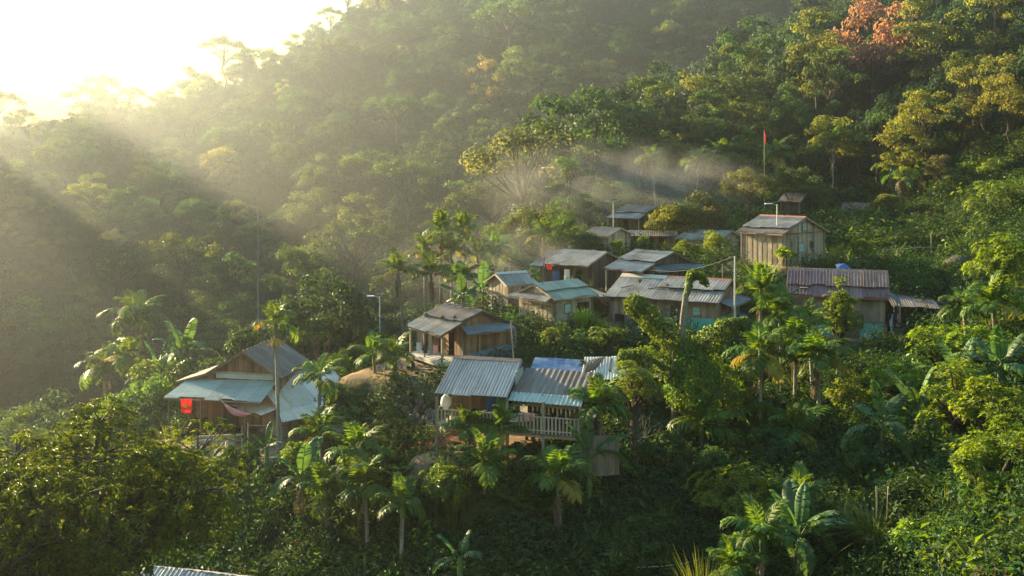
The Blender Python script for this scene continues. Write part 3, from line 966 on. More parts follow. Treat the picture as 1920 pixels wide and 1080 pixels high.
    def door(s, p, nrm, wd, hg, mat):
        n_ = Vector((nrm[0], nrm[1], 0)).normalized(); d_ = Vector((-n_.y, n_.x, 0)); p = Vector(p); rz = math.atan2(d_.y, d_.x)
        mb = MB()
        for i in range(4): mb.box(p + d_ * (i - 1.5) * wd / 4 + n_ * (.035 + .008 * (i % 2)) + Vector((0, 0, hg / 2)), (wd / 4 - .008, .04, hg), rz, .4 + .2 * (i % 2))
        return mb.build('door', mat, s.root)

def patch_mesh(name, a, b, c, d, mat, sag=0.0, nu=8, nv=4, wr=.02, rng=random):
    a, b, c, d = map(Vector, (a, b, c, d))
    V = []
    nrm = (b - a).cross(d - a).normalized()
    for j in range(nv + 1):
        for i in range(nu + 1):
            u, v = i / nu, j / nv
            p = a.lerp(b, u).lerp(d.lerp(c, u), v)
            p = p - Vector((0, 0, sag * math.sin(math.pi * u) * math.sin(math.pi * v))) + nrm * rng.uniform(-wr, wr)
            V.append(tuple(p))
    m_ = nu + 1
    Fs = [(j * m_ + i, j * m_ + i + 1, (j + 1) * m_ + i + 1, (j + 1) * m_ + i) for j in range(nv) for i in range(nu)]
    me = bpy.data.meshes.new(name); me.from_pydata(V, [], Fs); me.materials.append(mat)
    at = me.attributes.new('tint', 'FLOAT', 'POINT')
    at.data.foreach_set('value', np.array([rng.uniform(.4, .6) for _ in V], np.float32))
    me.polygons.foreach_set('use_smooth', np.ones(len(Fs), bool))
    return me

# --- house A: big left house with teal awning
h = House('A', 'plank_house', 'large brown gabled house at the lower left with a teal sheet awning')
w2, l2 = h.W / 2, h.L / 2
h.gable(M_WWARM, M_RBROWN, M_RBROWN, sep=True, bargemat=M_WGREY, wave=.2, gins=.35, ins=.2)
# lean-to on the left (+y) side and its front wall
h.roof((-l2, w2 + 1.9, h.h - .55), (l2, w2 + 1.9, h.h - .55), (l2, w2 - .15, h.h + .04), (-l2, w2 - .15, h.h + .04), M_RBROWN, name='lean_to_sheet')
h.bar('barge_board', (-l2 + .02, w2 - .1, h.h - .05), (-l2 + .02, w2 + 1.9, h.h - .62), .035, M_WGREY, .14)
h.wall((-l2 + .35, w2 + 1.6), (-l2 + .35, w2 - .18), 0, lambda t: h.h - .55 + t * .45, M_WWARM, .24, True)
h.wall((l2 - .3, w2 + 1.6), (-l2 + .35, w2 + 1.6), 0, lambda t: h.h - .6, M_WGREY, .3)
h.awning((-l2 - 1.75, w2 + 1.6, 2.05), (-l2 - 1.75, -w2 + .3, 2.05), (-l2 + .30, -w2 + .3, 2.78), (-l2 + .30, w2 + 1.3, 2.65), M_RTEAL)
h.box('upper_teal_panel', (-l2 + .27, .0, 2.95), (.03, 3.6, .28), M_RTEAL)
h.posts([(-l2 - 1.6, w2 + 1.4), (-l2 - 1.6, w2 - .6), (-l2 - 1.6, -1.0)], -.3, 1.97, M_WGREY, .08)
h.door((-l2 + .33, .9, 0), (-1, 0), .9, 1.85, M_WDARK)
h.bar('tie_beam', (-l2 + .30, w2 - .2, h.h + .02), (-l2 + .30, -w2 + .2, h.h + .02), .09, M_WPALE, .12)

# --- house B: in front of A, pale roof with skirts
h = House('B', 'plank_house', 'small plank house with a pale grey roof and cream skirt roofs at the lower left')
w2, l2 = h.W / 2, h.L / 2
h.gable(M_WPALE, M_RWHITE, M_RWHITE, sep=True, ins=.35, bargemat=M_WGREY, gins=.3, wave=.18)
h.ridge(-l2, l2, M_RDULL)
h.awning((-l2 - .95, w2 + .1, h.h - .22), (-l2 - .95, -w2 + .5, h.h - .22), (-l2 + .32, -w2 + .3, h.h + .08), (-l2 + .32, w2 - .1, h.h + .08), M_RWHITE)
h.awning((-l2 - .75, -w2 - 1.45, h.h - .26), (l2 + .4, -w2 - 1.45, h.h - .26), (l2, -w2 + .12, h.h + .02), (-l2, -w2 + .12, h.h + .02), M_RWHITE)
h.posts([(-l2 - .6, -w2 - 1.2), (.2, -w2 - 1.2), (l2, -w2 - 1.2)], -.6, h.h - .29, M_WPALE, .09)
h.door((-l2 + .29, w2 - 1.2, 0), (-1, 0), .75, 1.45, M_WPALE)
h.box('plinth', (-.1, -.3, -.18), (h.L - .2, h.W - .1, .34), M_CONC)

# --- house C: brown house with porch
h = House('C', 'plank_house', 'warm brown house with a pale porch roof and a blue net at its foot')
w2, l2 = h.W / 2, h.L / 2
wf = -w2 + 1.75
h.gable(M_WWARM, M_RBROWN, M_RBROWN, split=.52, low=M_RDULL, wf=wf, ins=.35, openf=[(.18, .30, 0, 1.75), (.55, .72, 0, 1.75)], bargemat=M_WDARK, sep=True)
h.posts([(-l2 + .15, -w2 + .2), (-.2, -w2 + .2), (l2 - .15, -w2 + .2)], -.2, h.h - .05, M_WPALE, .10)
h.bar('porch_beam', (-l2, -w2 + .2, h.h - .16), (l2, -w2 + .2, h.h - .16), .08, M_WPALE)
h.box('porch_floor', (0, -w2 + .9, -.06), (h.L + .1, 2.0, .2), M_CONC)
h.awning((l2 + .55, -w2 + 1.55, 1.72), (l2 + .55, w2 - .9, 1.72), (l2 - .25, w2 - .9, 2.08), (l2 - .25, -w2 + 1.55, 2.08), M_RBLUE)
h.patch('blue_net', (l2 - .22, -w2 + 1.95, -.15), (l2 - .22, w2 - .3, -.15), (l2 - .22, w2 - .3, .75), (l2 - .22, -w2 + 1.95, .34), M_TARPC, 0, 10, 3, .03)
h.posts([(l2 - .2, -.1), (l2 - .2, w2 - .5)], -.1, 1.9, M_WPALE, .09)
for i in range(5):
    h.bar('roof_pole', (-l2 + .2 + i * .8, -.5, h.h + h.r + .05), (-l2 + .9 + i * .7, .5, h.h + h.r + .16), .06, M_WDARK)
x0 = -l2 - 2.0
h.roof((x0, -w2 + 1.0, h.h - .25), (-l2 + .1, -w2 + 1.0, h.h - .25), (-l2 + .1, .4, h.h + .65), (x0, .4, h.h + .65), M_RDULL, name='annex_sheet')
h.roof((x0 + .3, -.6, h.h + .45), (-l2, -.6, h.h + .45), (-l2, .9, h.h + 1.0), (x0 + .3, .9, h.h + 1.0), M_RBROWN, name='annex_sheet')
h.box('roof_light', (x0 + 1.1, .75, h.h + 1.03), (1.0, .5, .03), M_RWHITE)
h.wall((x0 + .2, -w2 + 1.7), (-l2 + .2, -w2 + 1.7), 0, lambda t: h.h - .1, M_WPALE, .24, False, [(.4, .7, 0, 1.5)])
h.wall((x0 + .2, .8), (x0 + .2, -w2 + 1.7), 0, lambda t: h.h - .1, M_WGREY, .24)

# --- house F: front house on stilts
h = House('F', 'stilt_house', 'grey corrugated-roofed house on stilts with a railed veranda at the front of the village')
w2, l2 = h.W / 2, h.L / 2
wf = -w2 + 1.35
xr = l2 + 3.35
h.roof((-l2, -w2, h.h), (l2, -w2, h.h), (l2, 0, h.h + h.r), (-l2, 0, h.h + h.r), M_RGREY, .84, .15, .026)
h.roof((l2, w2, h.h), (-l2, w2, h.h), (-l2, 0, h.h + h.r), (l2, 0, h.h + h.r), M_RRED, .84, .3)
h.ridge(-l2, l2, M_RRUST, .22)
h.barge(-l2 + .02, M_WDARK); h.barge(l2 - .02, M_WDARK)
h.wall((-l2 + .35, wf), (l2 - .05, wf), 0, lambda t: h.roofz(wf) - .05, M_WWARM, .2, True, [(.62, .82, .0, 1.5)])
tz = lambda y: h.roofz(y) - .06
h.wall((-l2 + .35, w2 - .3), (-l2 + .35, wf), 0, lambda t: tz(w2 - .3 + (wf - w2 + .3) * t), M_WGREY, .22)
h.wall((l2 - .06, -w2 + .6), (l2 - .06, w2 - .3), h.h - .4, lambda t: tz(-w2 + .6 + (h.W - .9) * t), M_WDARK, .22)
h.box('teal_gable_panel', (l2 + .02, -.55, h.h + .62), (.03, 1.25, .62), M_RTEAL)
# right wing
zr0, zr1 = h.h + .10, h.h + .78
h.roof((l2 + .02, -w2 + .75, zr0), (xr, -w2 + .75, zr0 - .02), (xr, .6, zr1), (l2 + .02, .6, zr1), M_RBROWN, .84, .26, name='wing_sheet')
h.roof((l2 + .02, -w2 + .25, zr0 - .20), (xr, -w2 + .25, zr0 - .22), (xr, -w2 + .85, zr0 + .05), (l2 + .02, -w2 + .85, zr0 + .07), M_RTEAL, 1.7, .2, name='wing_eave_sheet')
h.wall((l2 + .1, wf - .3), (xr - .2, wf - .3), 0, lambda t: zr0 + .05, M_WGREY, .24, True, [(.08, .95, .02, 1.0)])
h.wall((xr - .2, wf - .3), (xr - .2, .3), 0, lambda t: zr0 + .05 + t * .55, M_WDARK, .24)
h.wall((l2, 1.0), (xr - .2, 1.0), 0, lambda t: zr0 + .5, M_WDARK, .3)
h.bar('corn_pole', (l2 + .9, wf - .42, 1.0), (xr - .35, wf - .42, .96), .04, M_WPALE)
for i in range(11):
    x = l2 + 1.0 + i * .19 + random.uniform(-.03, .03)
    mb = MB(); l = random.uniform(.22, .5)
    mb.tube([(x, wf - .42, .98), (x + .02, wf - .43, .98 - l * .5), (x, wf - .42, .98 - l)], [.025, .055, .02], 5)
    mb.build('hanging_corn', M_CORN, h.root)
h.box('lintel', (l2 + 1.9, wf - .36, 1.04), (2.3, .08, .1), M_WPALE)
# floor, rails, stilts
mb = MB()
n_ = 16
for i in range(n_):
    xa = -l2 + .05 + (xr + l2 - .1) * i / n_
    m2 = MB(); m2.box((xa + (xr + l2 - .1) / n_ / 2, -.2, -.05), ((xr + l2 - .1) / n_ - .012, h.W - .6, .05), 0, random.random())
    m2.build('floor_board', M_WGREY, h.root)
yr = -w2 + .18
h.bar('floor_beam', (-l2 + .05, yr + .08, -.14), (xr, yr + .08, -.14), .09, M_WPALE, .14)
h.bar('floor_beam', (-l2 + .05, .6, -.14), (xr, .6, -.14), .09, M_WDARK, .14)
h.bar('handrail', (-l2 + .05, yr, .72), (xr, yr, .72), .06, M_WPALE)
h.bar('lower_rail', (-l2 + .05, yr, .12), (xr, yr, .12), .05, M_WPALE)
nb = 40
for i in range(nb):
    x = -l2 + .12 + (xr + l2 - .2) * i / (nb - 1)
    h.bar('baluster', (x, yr + .002, -.02), (x, yr + .002, .75 + .03 * (i % 3 == 0)), .075, M_WPALE, .03)
h.bar('handrail', (-l2 + .05, yr, .72), (-l2 + .05, wf, .72), .06, M_WPALE)
for x in (-l2 + .05, l2, (l2 + xr) / 2, xr):
    h.bar('stilt', (x, yr + .05, -2.6), (x, yr + .05, h.h - .02 if x < xr else zr0 - .2), .12, M_WGREY)
    h.bar('stilt', (x, .8, -1.8), (x, .8, -.1), .12, M_WDARK)
h.wall((l2 + .8, w2 - .6), (xr, w2 - .6), -1.5, lambda t: -.2, M_WDARK, .3)
h.wall((xr + .1, -w2 + .3), (xr + 1.6, -w2 + .9), -1.75, lambda t: .0, M_WGREY, .22, True, name='lower_fence_plank')
HF = h

# --- house D with its twin annex
h = House('D', 'plank_house', 'pale plank house with a greenish roof and a sunlit left gable')
w2, l2 = h.W / 2, h.L / 2
h.gable(M_WPALE, M_RGREEN, M_RGREEN, split=.5, low=M_RGREEN, ins=.4, openf=[(.62, .95, 0, 1.35)], bargemat=M_WPALE)
h.awning((-l2 - .5, w2 + .05, h.h - .1), (-l2 - .5, -w2 + .35, h.h - .1), (-l2 + .28, -w2 + .5, h.h + .22), (-l2 + .28, w2 - .3, h.h + .22), M_RDULL)
h.posts([(l2 + .9, -w2 + .5)], 0, 1.5, M_WDARK, .08)
h.roof((l2 - .1, -w2 + .2, h.h - .15), (l2 + 1.4, -w2 + .2, h.h - .2), (l2 + 1.4, w2 * .4, h.h + .3), (l2 - .1, w2 * .4, h.h + .3), M_RDULL, name='annex_sheet')
h.wall((l2 - .2, w2 * .3), (l2 + 1.3, w2 * .3), 0, lambda t: h.h, M_WDARK, .3)
h.window((-.6, -w2 + .37, 1.05), (0, -1), .55, .6, M_SHUT, M_WGREY)
h.bar('wall_batten', (-l2 + .27, w2 - .5, 1.25), (-l2 + .27, -w2 + .5, 1.25), .05, M_WGREY, .07)
d2 = House('D2', 'plank_annex', 'narrow grey-roofed plank annex attached behind the greenish-roofed house', 'hut', dims=(XP(957, 69.5), 70.5, -10.2, .55, 2.7, 3.4, 2.0, .75))
d2.gable(M_WPALE, M_RDULL, M_RDULL, ins=.35, openf=[(.45, .7, 0, 1.2)], ridge=M_RWHITE, bargemat=M_WPALE)

h2 = None
# --- house I
h = House('I', 'plank_house', 'dark plank house with a broad pale grey roof, second row left')
w2, l2 = h.W / 2, h.L / 2
h.gable(M_WDARK, M_RDULL, M_RDULL, ins=.5, wf=-w2 + 1.2, openf=[(.1, .32, 0, 1.6), (.55, .75, .5, 1.5)], bargemat=M_WGREY)
h.posts([(-l2 + .15, -w2 + .2), (0, -w2 + .2), (l2 - .15, -w2 + .2)], -.2, h.h - .05, M_WDARK, .09)
h.roof((-l2 - 1.9, -w2 + 1.6, h.h - .1), (-l2 + .15, -w2 + 1.6, h.h - .1), (-l2 + .15, .2, h.h + .75), (-l2 - 1.9, .2, h.h + .75), M_RBROWN, name='annex_sheet')
h.roof((-l2 - 2.1, -w2 + .9, h.h - .42), (-l2 + .15, -w2 + .9, h.h - .42), (-l2 + .15, -w2 + 1.75, h.h - .10), (-l2 - 2.1, -w2 + 1.75, h.h - .10), M_RDULL, name='annex_sheet')
h.wall((-l2 - 1.7, -w2 + 1.9), (-l2 + .3, -w2 + 1.9), 0, lambda t: h.h - .1, M_WDARK, .26)
h.wall((-l2 - 1.7, 1.0), (-l2 - 1.7, -w2 + 1.9), 0, lambda t: h.h - .1, M_WDARK, .26)

# --- house J
h = House('J', 'plank_house', 'dark plank house with a grey roof and blue-grey skirt roofs')
w2, l2 = h.W / 2, h.L / 2
h.gable(M_WDARK, M_RDULL, M_RBROWN, split=.55, low=M_RBLUE, wf=-w2 + 1.3, ins=.5, openf=[(.3, .5, 0, 1.5)], bargemat=M_WDARK)
h.posts([(-l2 + .1, -w2 + .2), (l2 - .1, -w2 + .2)], -.2, h.h - .05, M_WPALE, .09)
h.awning((l2 + .5, -w2 + 1.2, 1.5), (l2 + .5, w2 - .6, 1.5), (l2 - .25, w2 - .6, 1.8), (l2 - .25, -w2 + 1.2, 1.8), M_RBLUE)
h.window((l2 - .27, -w2 + 1.9, 1.0), (1, 0), .7, .7, M_HOLE, M_WPALE)

# --- house K
h = House('K', 'plank_house', 'long low house with a stepped pale roof and teal sheeting round its foot')
w2, l2 = h.W / 2, h.L / 2
h.gable(M_WGREY, M_RDULL, M_RDULL, ins=.55, segs=[(-l2, -.6, None, M_RDULL, M_RDULL, 0), (-.6, l2, .55, M_RDULL, M_RDULL, .2)], bargemat=M_WDARK, openf=[(.02, .12, -.2, .55), (.38, .45, 0, 1.3)], openr=[])
h.window((-2.2, -w2 + .52, 1.1), (0, -1), .55, .6, M_HOLE, M_WPALE)
h.window((2.4, -w2 + .52, 1.15), (0, -1), .5, .55, M_SHUT)
h.door((.95, -w2 + .52, -.05), (0, -1), .7, 1.5, M_WDARK)
for i in range(4): h.bar('roof_stick', (-3.2 + i * 1.9, -w2 + 1.0 + .3 * (i % 2), h.roofz(-w2 + 1.0) + .12), (-2.4 + i * 1.9, -w2 + 1.5, h.roofz(-w2 + 1.5) + .12), .06, M_WDARK)
h.ridge(-l2, -.6, M_RWHITE, .5); h.ridge(-.6, l2, M_RIDGE, .3)
h.patch('teal_sheeting', (-.4, -w2 + .47, -.1), (l2 - .2, -w2 + .47, -.1), (l2 - .2, -w2 + .47, .75), (-.4, -w2 + .47, .55), M_TARPT, 0, 10, 3, .02)
h.patch('teal_sheeting', (l2 - .2, -w2 + .5, -.1), (l2 - .2, w2 - .6, -.1), (l2 - .2, w2 - .6, .6), (l2 - .2, -w2 + .5, .75), M_TARPT, 0, 10, 3, .02)
h.awning((l2 + .6, -w2 + 1.3, 1.45), (l2 + .6, w2 - .5, 1.45), (l2 - .25, w2 - .5, 1.75), (l2 - .25, -w2 + 1.3, 1.75), M_RBLUE)

# --- house G: purple-red roof
h = House('G', 'plank_house', 'house with a striped purplish red roof and a teal-painted lower wall')
w2, l2 = h.W / 2, h.L / 2
h.gable(M_WGREY, M_RRED, M_RRED, ins=.45, segs=[(-l2, -.7, .62, M_RRED, M_RRED, .14), (-.7, l2, .62, M_RRUST, M_RRED, .14)], ridge=M_RRUST, bargemat=M_RIDGE, wave=.22)
h.wall((-l2 + .26, -w2 + .42), (l2 - .26, -w2 + .42), 0, lambda t: 1.0, M_TEALW, 1.0, False)
h.box('plinth', (.2, -w2 + .6, -.2), (h.L + .9, 1.0, .34), M_CONC)
h.window((l2 - 1.9, -w2 + .4, 1.05), (0, -1), .6, .75, M_HOLE, M_WDARK)
h.roof((l2 + .75, -w2 + .1, 2.2), (l2 + .75, w2 - 1.2, 2.2), (l2 - .1, w2 - 1.2, 2.95), (l2 - .1, -w2 + .1, 2.95), M_RBLUE, name='side_awning_sheet')
h.posts([(l2 + .65, -w2 + .3), (l2 + .65, w2 - 1.4)], -.2, 2.2, M_WGREY, .08)
h.box('tin_patch', (-l2 + 1.1, -w2 + .6, h.roofz(-w2 + .6) + .07), (.5, .4, .02), M_RGREY)
HG = h
h.door((1.0, -w2 + .36, 0), (0, -1), .8, 1.75, M_WDARK)
h.bar('wall_batten', (-l2 + .3, -w2 + .38, 1.06), (l2 - .3, -w2 + .38, 1.06), .05, M_WGREY, .07)

# --- house H: weathered house with red ridge
h = House('H', 'plank_house', 'weathered grey plank house with a red ridge and teal shutters')
w2, l2 = h.W / 2, h.L / 2
h.gable(M_WPALE, M_RDULL, M_RDULL, split=.72, low=M_RBROWN, ins=.4, ridge=M_RIDGE, bargemat=M_WGREY, openr=[])
h.window((l2 - .27, .1, h.h + .45), (1, 0), .5, .62, M_SHUT)
h.window((l2 - .27, -.35, 1.25), (1, 0), .62, .75, M_SHUT)
h.window((l2 - .27, 1.05, 1.45), (1, 0), .4, .5, M_HOLE)
h.bar('wall_batten', (l2 - .24, -w2 + .45, h.h - .02), (l2 - .24, w2 - .45, h.h - .02), .05, M_WGREY, .08)

# --- small houses behind
h = House('M', 'plank_hut', 'small hut with a reddish brown roof half hidden in smoke at the back left', 'hut')
w2, l2 = h.W / 2, h.L / 2
h.gable(M_WDARK, M_RBROWN, M_RBROWN, split=.6, low=M_RDULL, ins=.5, wf=-w2 + 1.4, openf=[(.2, .4, 0, 1.3)], bargemat=M_WDARK)
h.posts([(-l2 + .1, -w2 + .2), (l2 - .1, -w2 + .2)], -.2, h.h - .05, M_WGREY, .09)
h.box('roof_light', (-1.2, -1.9, h.roofz(-1.9) + .12), (.9, .5, .03), M_RWHITE)
h = House('N', 'plank_hut', 'little open hut with a dark red roof above the red-ridged house', 'hut')
h.gable(M_WDARK, M_RRED, M_RRED, ins=.4, bargemat=M_WDARK, nofront=True)
w2, l2 = h.W / 2, h.L / 2
for i in range(6): h.bar('slat', (-l2 + .3, -w2 + .4, .1 + i * .16), (l2 - .3, -w2 + .4, .1 + i * .16), .04, M_BAMBOO, .09)
h.posts([(-l2 + .3, -w2 + .4), (0, -w2 + .4), (l2 - .3, -w2 + .4)], -.4, h.h, M_BAMBOO, .08)
h = House('L', 'plank_house', 'sunlit plank house with a low dull roof, hidden behind the light green bush')
h.gable(M_WPALE, M_RDULL, M_RDULL, ins=.4, bargemat=M_WPALE)
d = House('L1', 'plank_shed', 'low shed with a sloping brown roof beside the small bushes at the back', 'shed', dims=(XP(1142, 86), 87, -7.3, -.75, 3.0, 4.2, 1.5, .7))
d.gable(M_WPALE, M_RBROWN, M_RBROWN, ins=.4, bargemat=M_WPALE)
d = House('L3', 'plank_shed', 'long low plank shed with open bays between two bushes at the back', 'shed', dims=(XP(1215, 89), 90, -7.6, -.12, 5.6, 3.6, 1.6, .4))
d.gable(M_WWARM, M_RBROWN, M_RBROWN, ins=.35, openf=[(.5, .62, 0, 1.4), (.72, .85, 0, 1.4)], bargemat=M_WDARK)
d = House('O', 'plank_hut', 'tiny dark hut with a tilted brown roof behind the red-ridged house', 'hut', dims=(XP(1492, 104), 104, -4.6, -.7, 2.6, 3.4, 1.3, .9))
d.gable(M_WDARK, M_RBROWN, M_RBROWN, ins=.35, bargemat=M_WDARK)
d = House('P', 'plank_shed', 'open lean-to shed with a dark red roof beside the stone bank on the right', 'shed', dims=(XP(1712, 66), 66.2, -10.7, -.25, 3.0, 3.2, 1.7, .35))
d.roof((-1.5, -1.6, 1.55), (1.5, -1.6, 1.5), (1.5, 1.6, 1.95), (-1.5, 1.6, 2.0), M_RBROWN)
d.posts([(-1.3, -1.4), (1.3, -1.4), (1.3, 1.4), (-1.3, 1.4)], -.3, 1.55, M_WGREY, .09)
d.wall((-1.3, 1.4), (1.3, 1.4), 0, lambda t: 1.8, M_WDARK, .26)
d = House('Q', 'plank_shed', 'shed with a grey corrugated roof half hidden under the big tree at the bottom left', 'shed', dims=(XP(350, 36.5), 37.5, -17.95, -.25, 4.4, 3.6, 1.5, .8))
d.gable(M_WGREY, M_RGREY, M_RGREY, ins=.35, bargemat=M_WGREY)
d = House('R', 'plank_shed', 'low shed with a cement sheet roof beside the bushy palm and the cream-skirted house', 'shed', dims=(XP(655, 54), 54.5, -15.3, .55, 3.0, 2.6, .9, .35))
d.gable(M_WDARK, M_RDULL, M_RDULL, ins=.3, bargemat=M_WPALE)
# roofs behind the front house
d = House('S', 'tarp_shelter', 'low shelter roofed with a wrinkled blue tarpaulin behind the front house', 'shelter', dims=(XP(1048, 51), 51.5, -12.2, -.1, 3.4, 2.6, 1.5, .3))
d.patch('tarp', (-1.6, -1.5, 1.28), (1.7, -1.5, 1.02), (1.85, 1.2, 1.82), (-1.35, 1.2, 1.95), M_TARPB, .12, 16, 8, .025)
d.posts([(-1.5, -1.3), (1.6, -1.3), (1.7, 1.1), (-1.3, 1.1)], -.6, 1.2, M_WGREY, .08)
d.wall((-1.5, 1.1), (1.7, 1.1), -.3, lambda t: 1.7, M_WDARK, .3)
d = House('T', 'plank_shed', 'shed with a white sheet roof weighted down by sticks, beside the blue tarpaulin', 'shed', dims=(XP(1135, 51), 51.6, -12.2, -.05, 2.6, 2.6, 1.4, .4))
d.roof((-1.3, -1.4, 1.25), (1.0, -1.4, 1.25), (1.2, 1.3, 1.95), (-1.0, 1.3, 1.95), M_RWHITE, .85)
d.wall((-1.1, -1.1), (.9, -1.1), -.4, lambda t: 1.25, M_WDARK, .26); d.wall((.9, -1.1), (1.1, 1.1), -.4, lambda t: 1.3 + t * .5, M_WDARK, .26); d.wall((-1.1, 1.1), (-1.1, -1.1), -.4, lambda t: 1.8 - t * .5, M_WDARK, .26)
for i in range(6):
    a_ = -.9 + i * .12
    d.bar('roof_stick', (a_ - .25, -1.0 + i * .12, 1.5 + i * .02), (a_ + .15 + i * .04, .5 + .1 * i, 1.9 + .02 * i), .07, M_WDARK)
for x in (.25, .7): d.bar('roof_stick', (x, -.5, 1.55), (x + .2, .9, 1.93), .09, M_WDARK)
d = House('U', 'plank_shed', 'shed with a purple-grey corrugated roof showing behind the vine-covered tree', 'shed', dims=(XP(1235, 52.5), 53, -12.4, -.08, 5.2, 3.2, 1.3, .7))
d.gable(M_WDARK, M_RRED, M_RRED, ins=.3, wave=.22, bargemat=M_WDARK)

# weights lying on the roofs, clutter round the houses
def roof_stones(key, roots, n, y0=.25):
    x, y, z, a, L_, W_, h_, r_ = HS[key]
    root = next(o for o in bpy.data.objects if o.type == 'EMPTY' and o.get('category') == 'house' and (o.location - Vector((x, y, z))).length < .01)
    rg = random.Random(key)
    for i in range(n):
        lx = -L_ / 2 + .4 + (L_ - .8) * (i + rg.random() * .6) / n; ly = -W_ / 2 * rg.uniform(.25, .9)
        put('roof_stone', STONES[i % 6], root, (lx, ly, h_ + r_ * (1 - abs(ly) / (W_ / 2)) + .2), (rg.random() * 3, rg.random() * 3, 0), rg.uniform(.10, .17))
ROOFW = (('C', 3), ('K', 3))
# ------------------------------------------------------------------ yard things
def flag(name, p, wd, hg, label, rz=0, star=True, fold=.03, rnd=0):
    """hanging red flag with a yellow star; p = top centre"""
    t = empty(name, p, rz, label, 'flag', 'red flags hung on the houses')
    rng = random.Random(rnd)
    me = patch_mesh('cloth', (-wd / 2, 0, 0), (wd / 2, 0, 0), (wd / 2 * .9, .02, -hg), (-wd / 2 * .85, .02, -hg), M_RED, 0, 10, 8, fold, rng)
    put('cloth', me, t)
    if star:
        V = [(0, 0)]; 
        for i in range(10):
            r_ = wd * (.27 if i % 2 == 0 else .11); a = math.pi / 2 + i * math.pi / 5
            V.append((r_ * math.cos(a), r_ * math.sin(a)))
        for sg in (-1, 1):
            m2 = bpy.data.meshes.new('star'); m2.from_pydata([(x, sg * (fold + .012), z - hg * .5) for x, z in V], [], [(0, i, i % 10 + 1) for i in range(1, 11)])
            m2.materials.append(M_YEL); put('star', m2, t)
    mb = MB(); mb.tube([(-wd / 2 - .06, 0, .01), (wd / 2 + .06, 0, .01)], .015, 5); put('rod', mb.mesh('rod', M_BAMBOO), t)
flag('red_flag', W(349, 748, 53.6), .62, .78, 'red flag with a yellow star under the teal awning at the lower left', 0, rnd=1)
flag('red_flag', W(1058, 560, 65.3), .50, .85, 'red flag with a yellow star on the wall of the greenish-roofed house', .7, rnd=2)
flag('red_flag', W(1174, 508, 69.6), .50, .62, 'red flag with a yellow star on the porch of the blue-skirted dark house', -.5, rnd=3)
flag('red_flag', W(1030, 495, 72.4), .42, .42, 'small faded red flag at the left corner of the broad grey-roofed house', -.6, False, rnd=4)
t = empty('flag_pole', G(1433, 108), 0, 'tall thin pole with a drooping plain red flag among the back palms', 'flag')
zt_ = W(1433, 244, 108).z - G(1433, 108).z
mb = MB(); mb.tube([(0, 0, -.3), (0, 0, zt_)], [.05, .03], 6); put('pole', mb.mesh('pole', M_BAMBOO), t)
put('cloth', patch_mesh('cloth', (.03, 0, zt_ - .1), (.2, .1, zt_ - .6), (.16, .1, zt_ - 1.6), (.03, 0, zt_ - 1.4), M_RED, 0, 6, 6, .04), t)

def solar_lamp(px, py_top, Y, label, big=1.0, side=-1):
    g = G(px, Y); H = W(px, py_top, Y).z - g.z
    t = empty('street_lamp', g, 0, label, 'street lamp', 'solar street lamps in the village')
    mb = MB(); mb.tube([(0, 0, -.4), (0, 0, H)], [.055, .045], 8); put('pole', mb.mesh('pole', M_POLE), t)
    mb = MB(); mb.tube([(0, 0, H - .15), (side * .25 * big, -.05, H + .02), (side * .5 * big, -.08, H + .06)], [.03, .025, .025], 6); put('arm', mb.mesh('arm', M_POLE), t)
    mb = MB(); mb.box((side * .62 * big, -.09, H + .05), (.5 * big, .22, .07)); f = put('lamp_head', mb.mesh('lamp_head', M_LAMP), t)
    mb = MB(); mb.bar((-.3 * big, -.1, H + .14), (.35 * big, -.05, H + .24), .4 * big, .03); put('solar_panel', mb.mesh('solar_panel', M_PANEL), t)
solar_lamp(1457, 383, 75.0, 'tall pale solar street lamp in front of the red-ridged house', 1.1)
solar_lamp(1150, 378, 93.0, 'distant solar street lamp beside the smoky brown-roofed hut', .9)
solar_lamp(712, 556, 67.0, 'solar street lamp standing among dark shrubs left of the brown porch house', 1.0)

def pole(px, py_top, Y, label, r=.05, mat=None, name='wooden_pole', cat='pole', lean=0.0, group=None):
    g = G(px, Y); H = W(px, py_top, Y).z - g.z
    mb = MB(); mb.tube([(0, 0, -.5), (lean * .5, 0, H * .5), (lean, 0, H)], [r * 1.15, r, r * .8], 6)
    o = mb.build(name, mat or M_WGREY, None, True); o.location = g
    tag(o, label, cat, group)
    return g + Vector((lean, 0, H))
pA = pole(1378, 480, 62.5, 'grey metal pole with a blunt top right of the long low house', .07, M_POLE, 'metal_pole')
pB = pole(1355, 494, 73, 'short thin pole beside the stony bank behind the long low house', .04)
pC = pole(1011, 482, 66.0, 'tall dark bamboo pole in front of the greenish-roofed house', .035, M_WDARK, 'bamboo_pole', lean=.35)
pD = pole(966, 600, 56.5, 'leaning wooden pole at the right corner of the brown porch house', .05, M_WPALE, lean=-.25)
pE = pole(815, 675, 52.5, 'thin leaning stick at the edge of the brown yard', .03, M_WDARK, 'bamboo_pole', lean=.25)
pF = pole(763, 605, 58.0, 'dark post left of the pale porch roof', .06, M_WDARK)
pG = pole(465, 792, 51.0, 'short bamboo post in the yard beside the cream-skirted house', .035, M_BAMBOO, 'bamboo_pole')
pH = pole(454, 798, 50.5, 'thinner bamboo post next to the short yard post', .025, M_BAMBOO, 'bamboo_pole')
pI = pole(1746, 436, 80, 'thin white bamboo stake standing in the terraced field', .035, M_BAMBOO, 'bamboo_pole')
pJ = pole(484, 388, 250, 'tall bare pale trunk rising out of the dim far forest', .28, M_PBARK, 'dead_tree', 'tree')

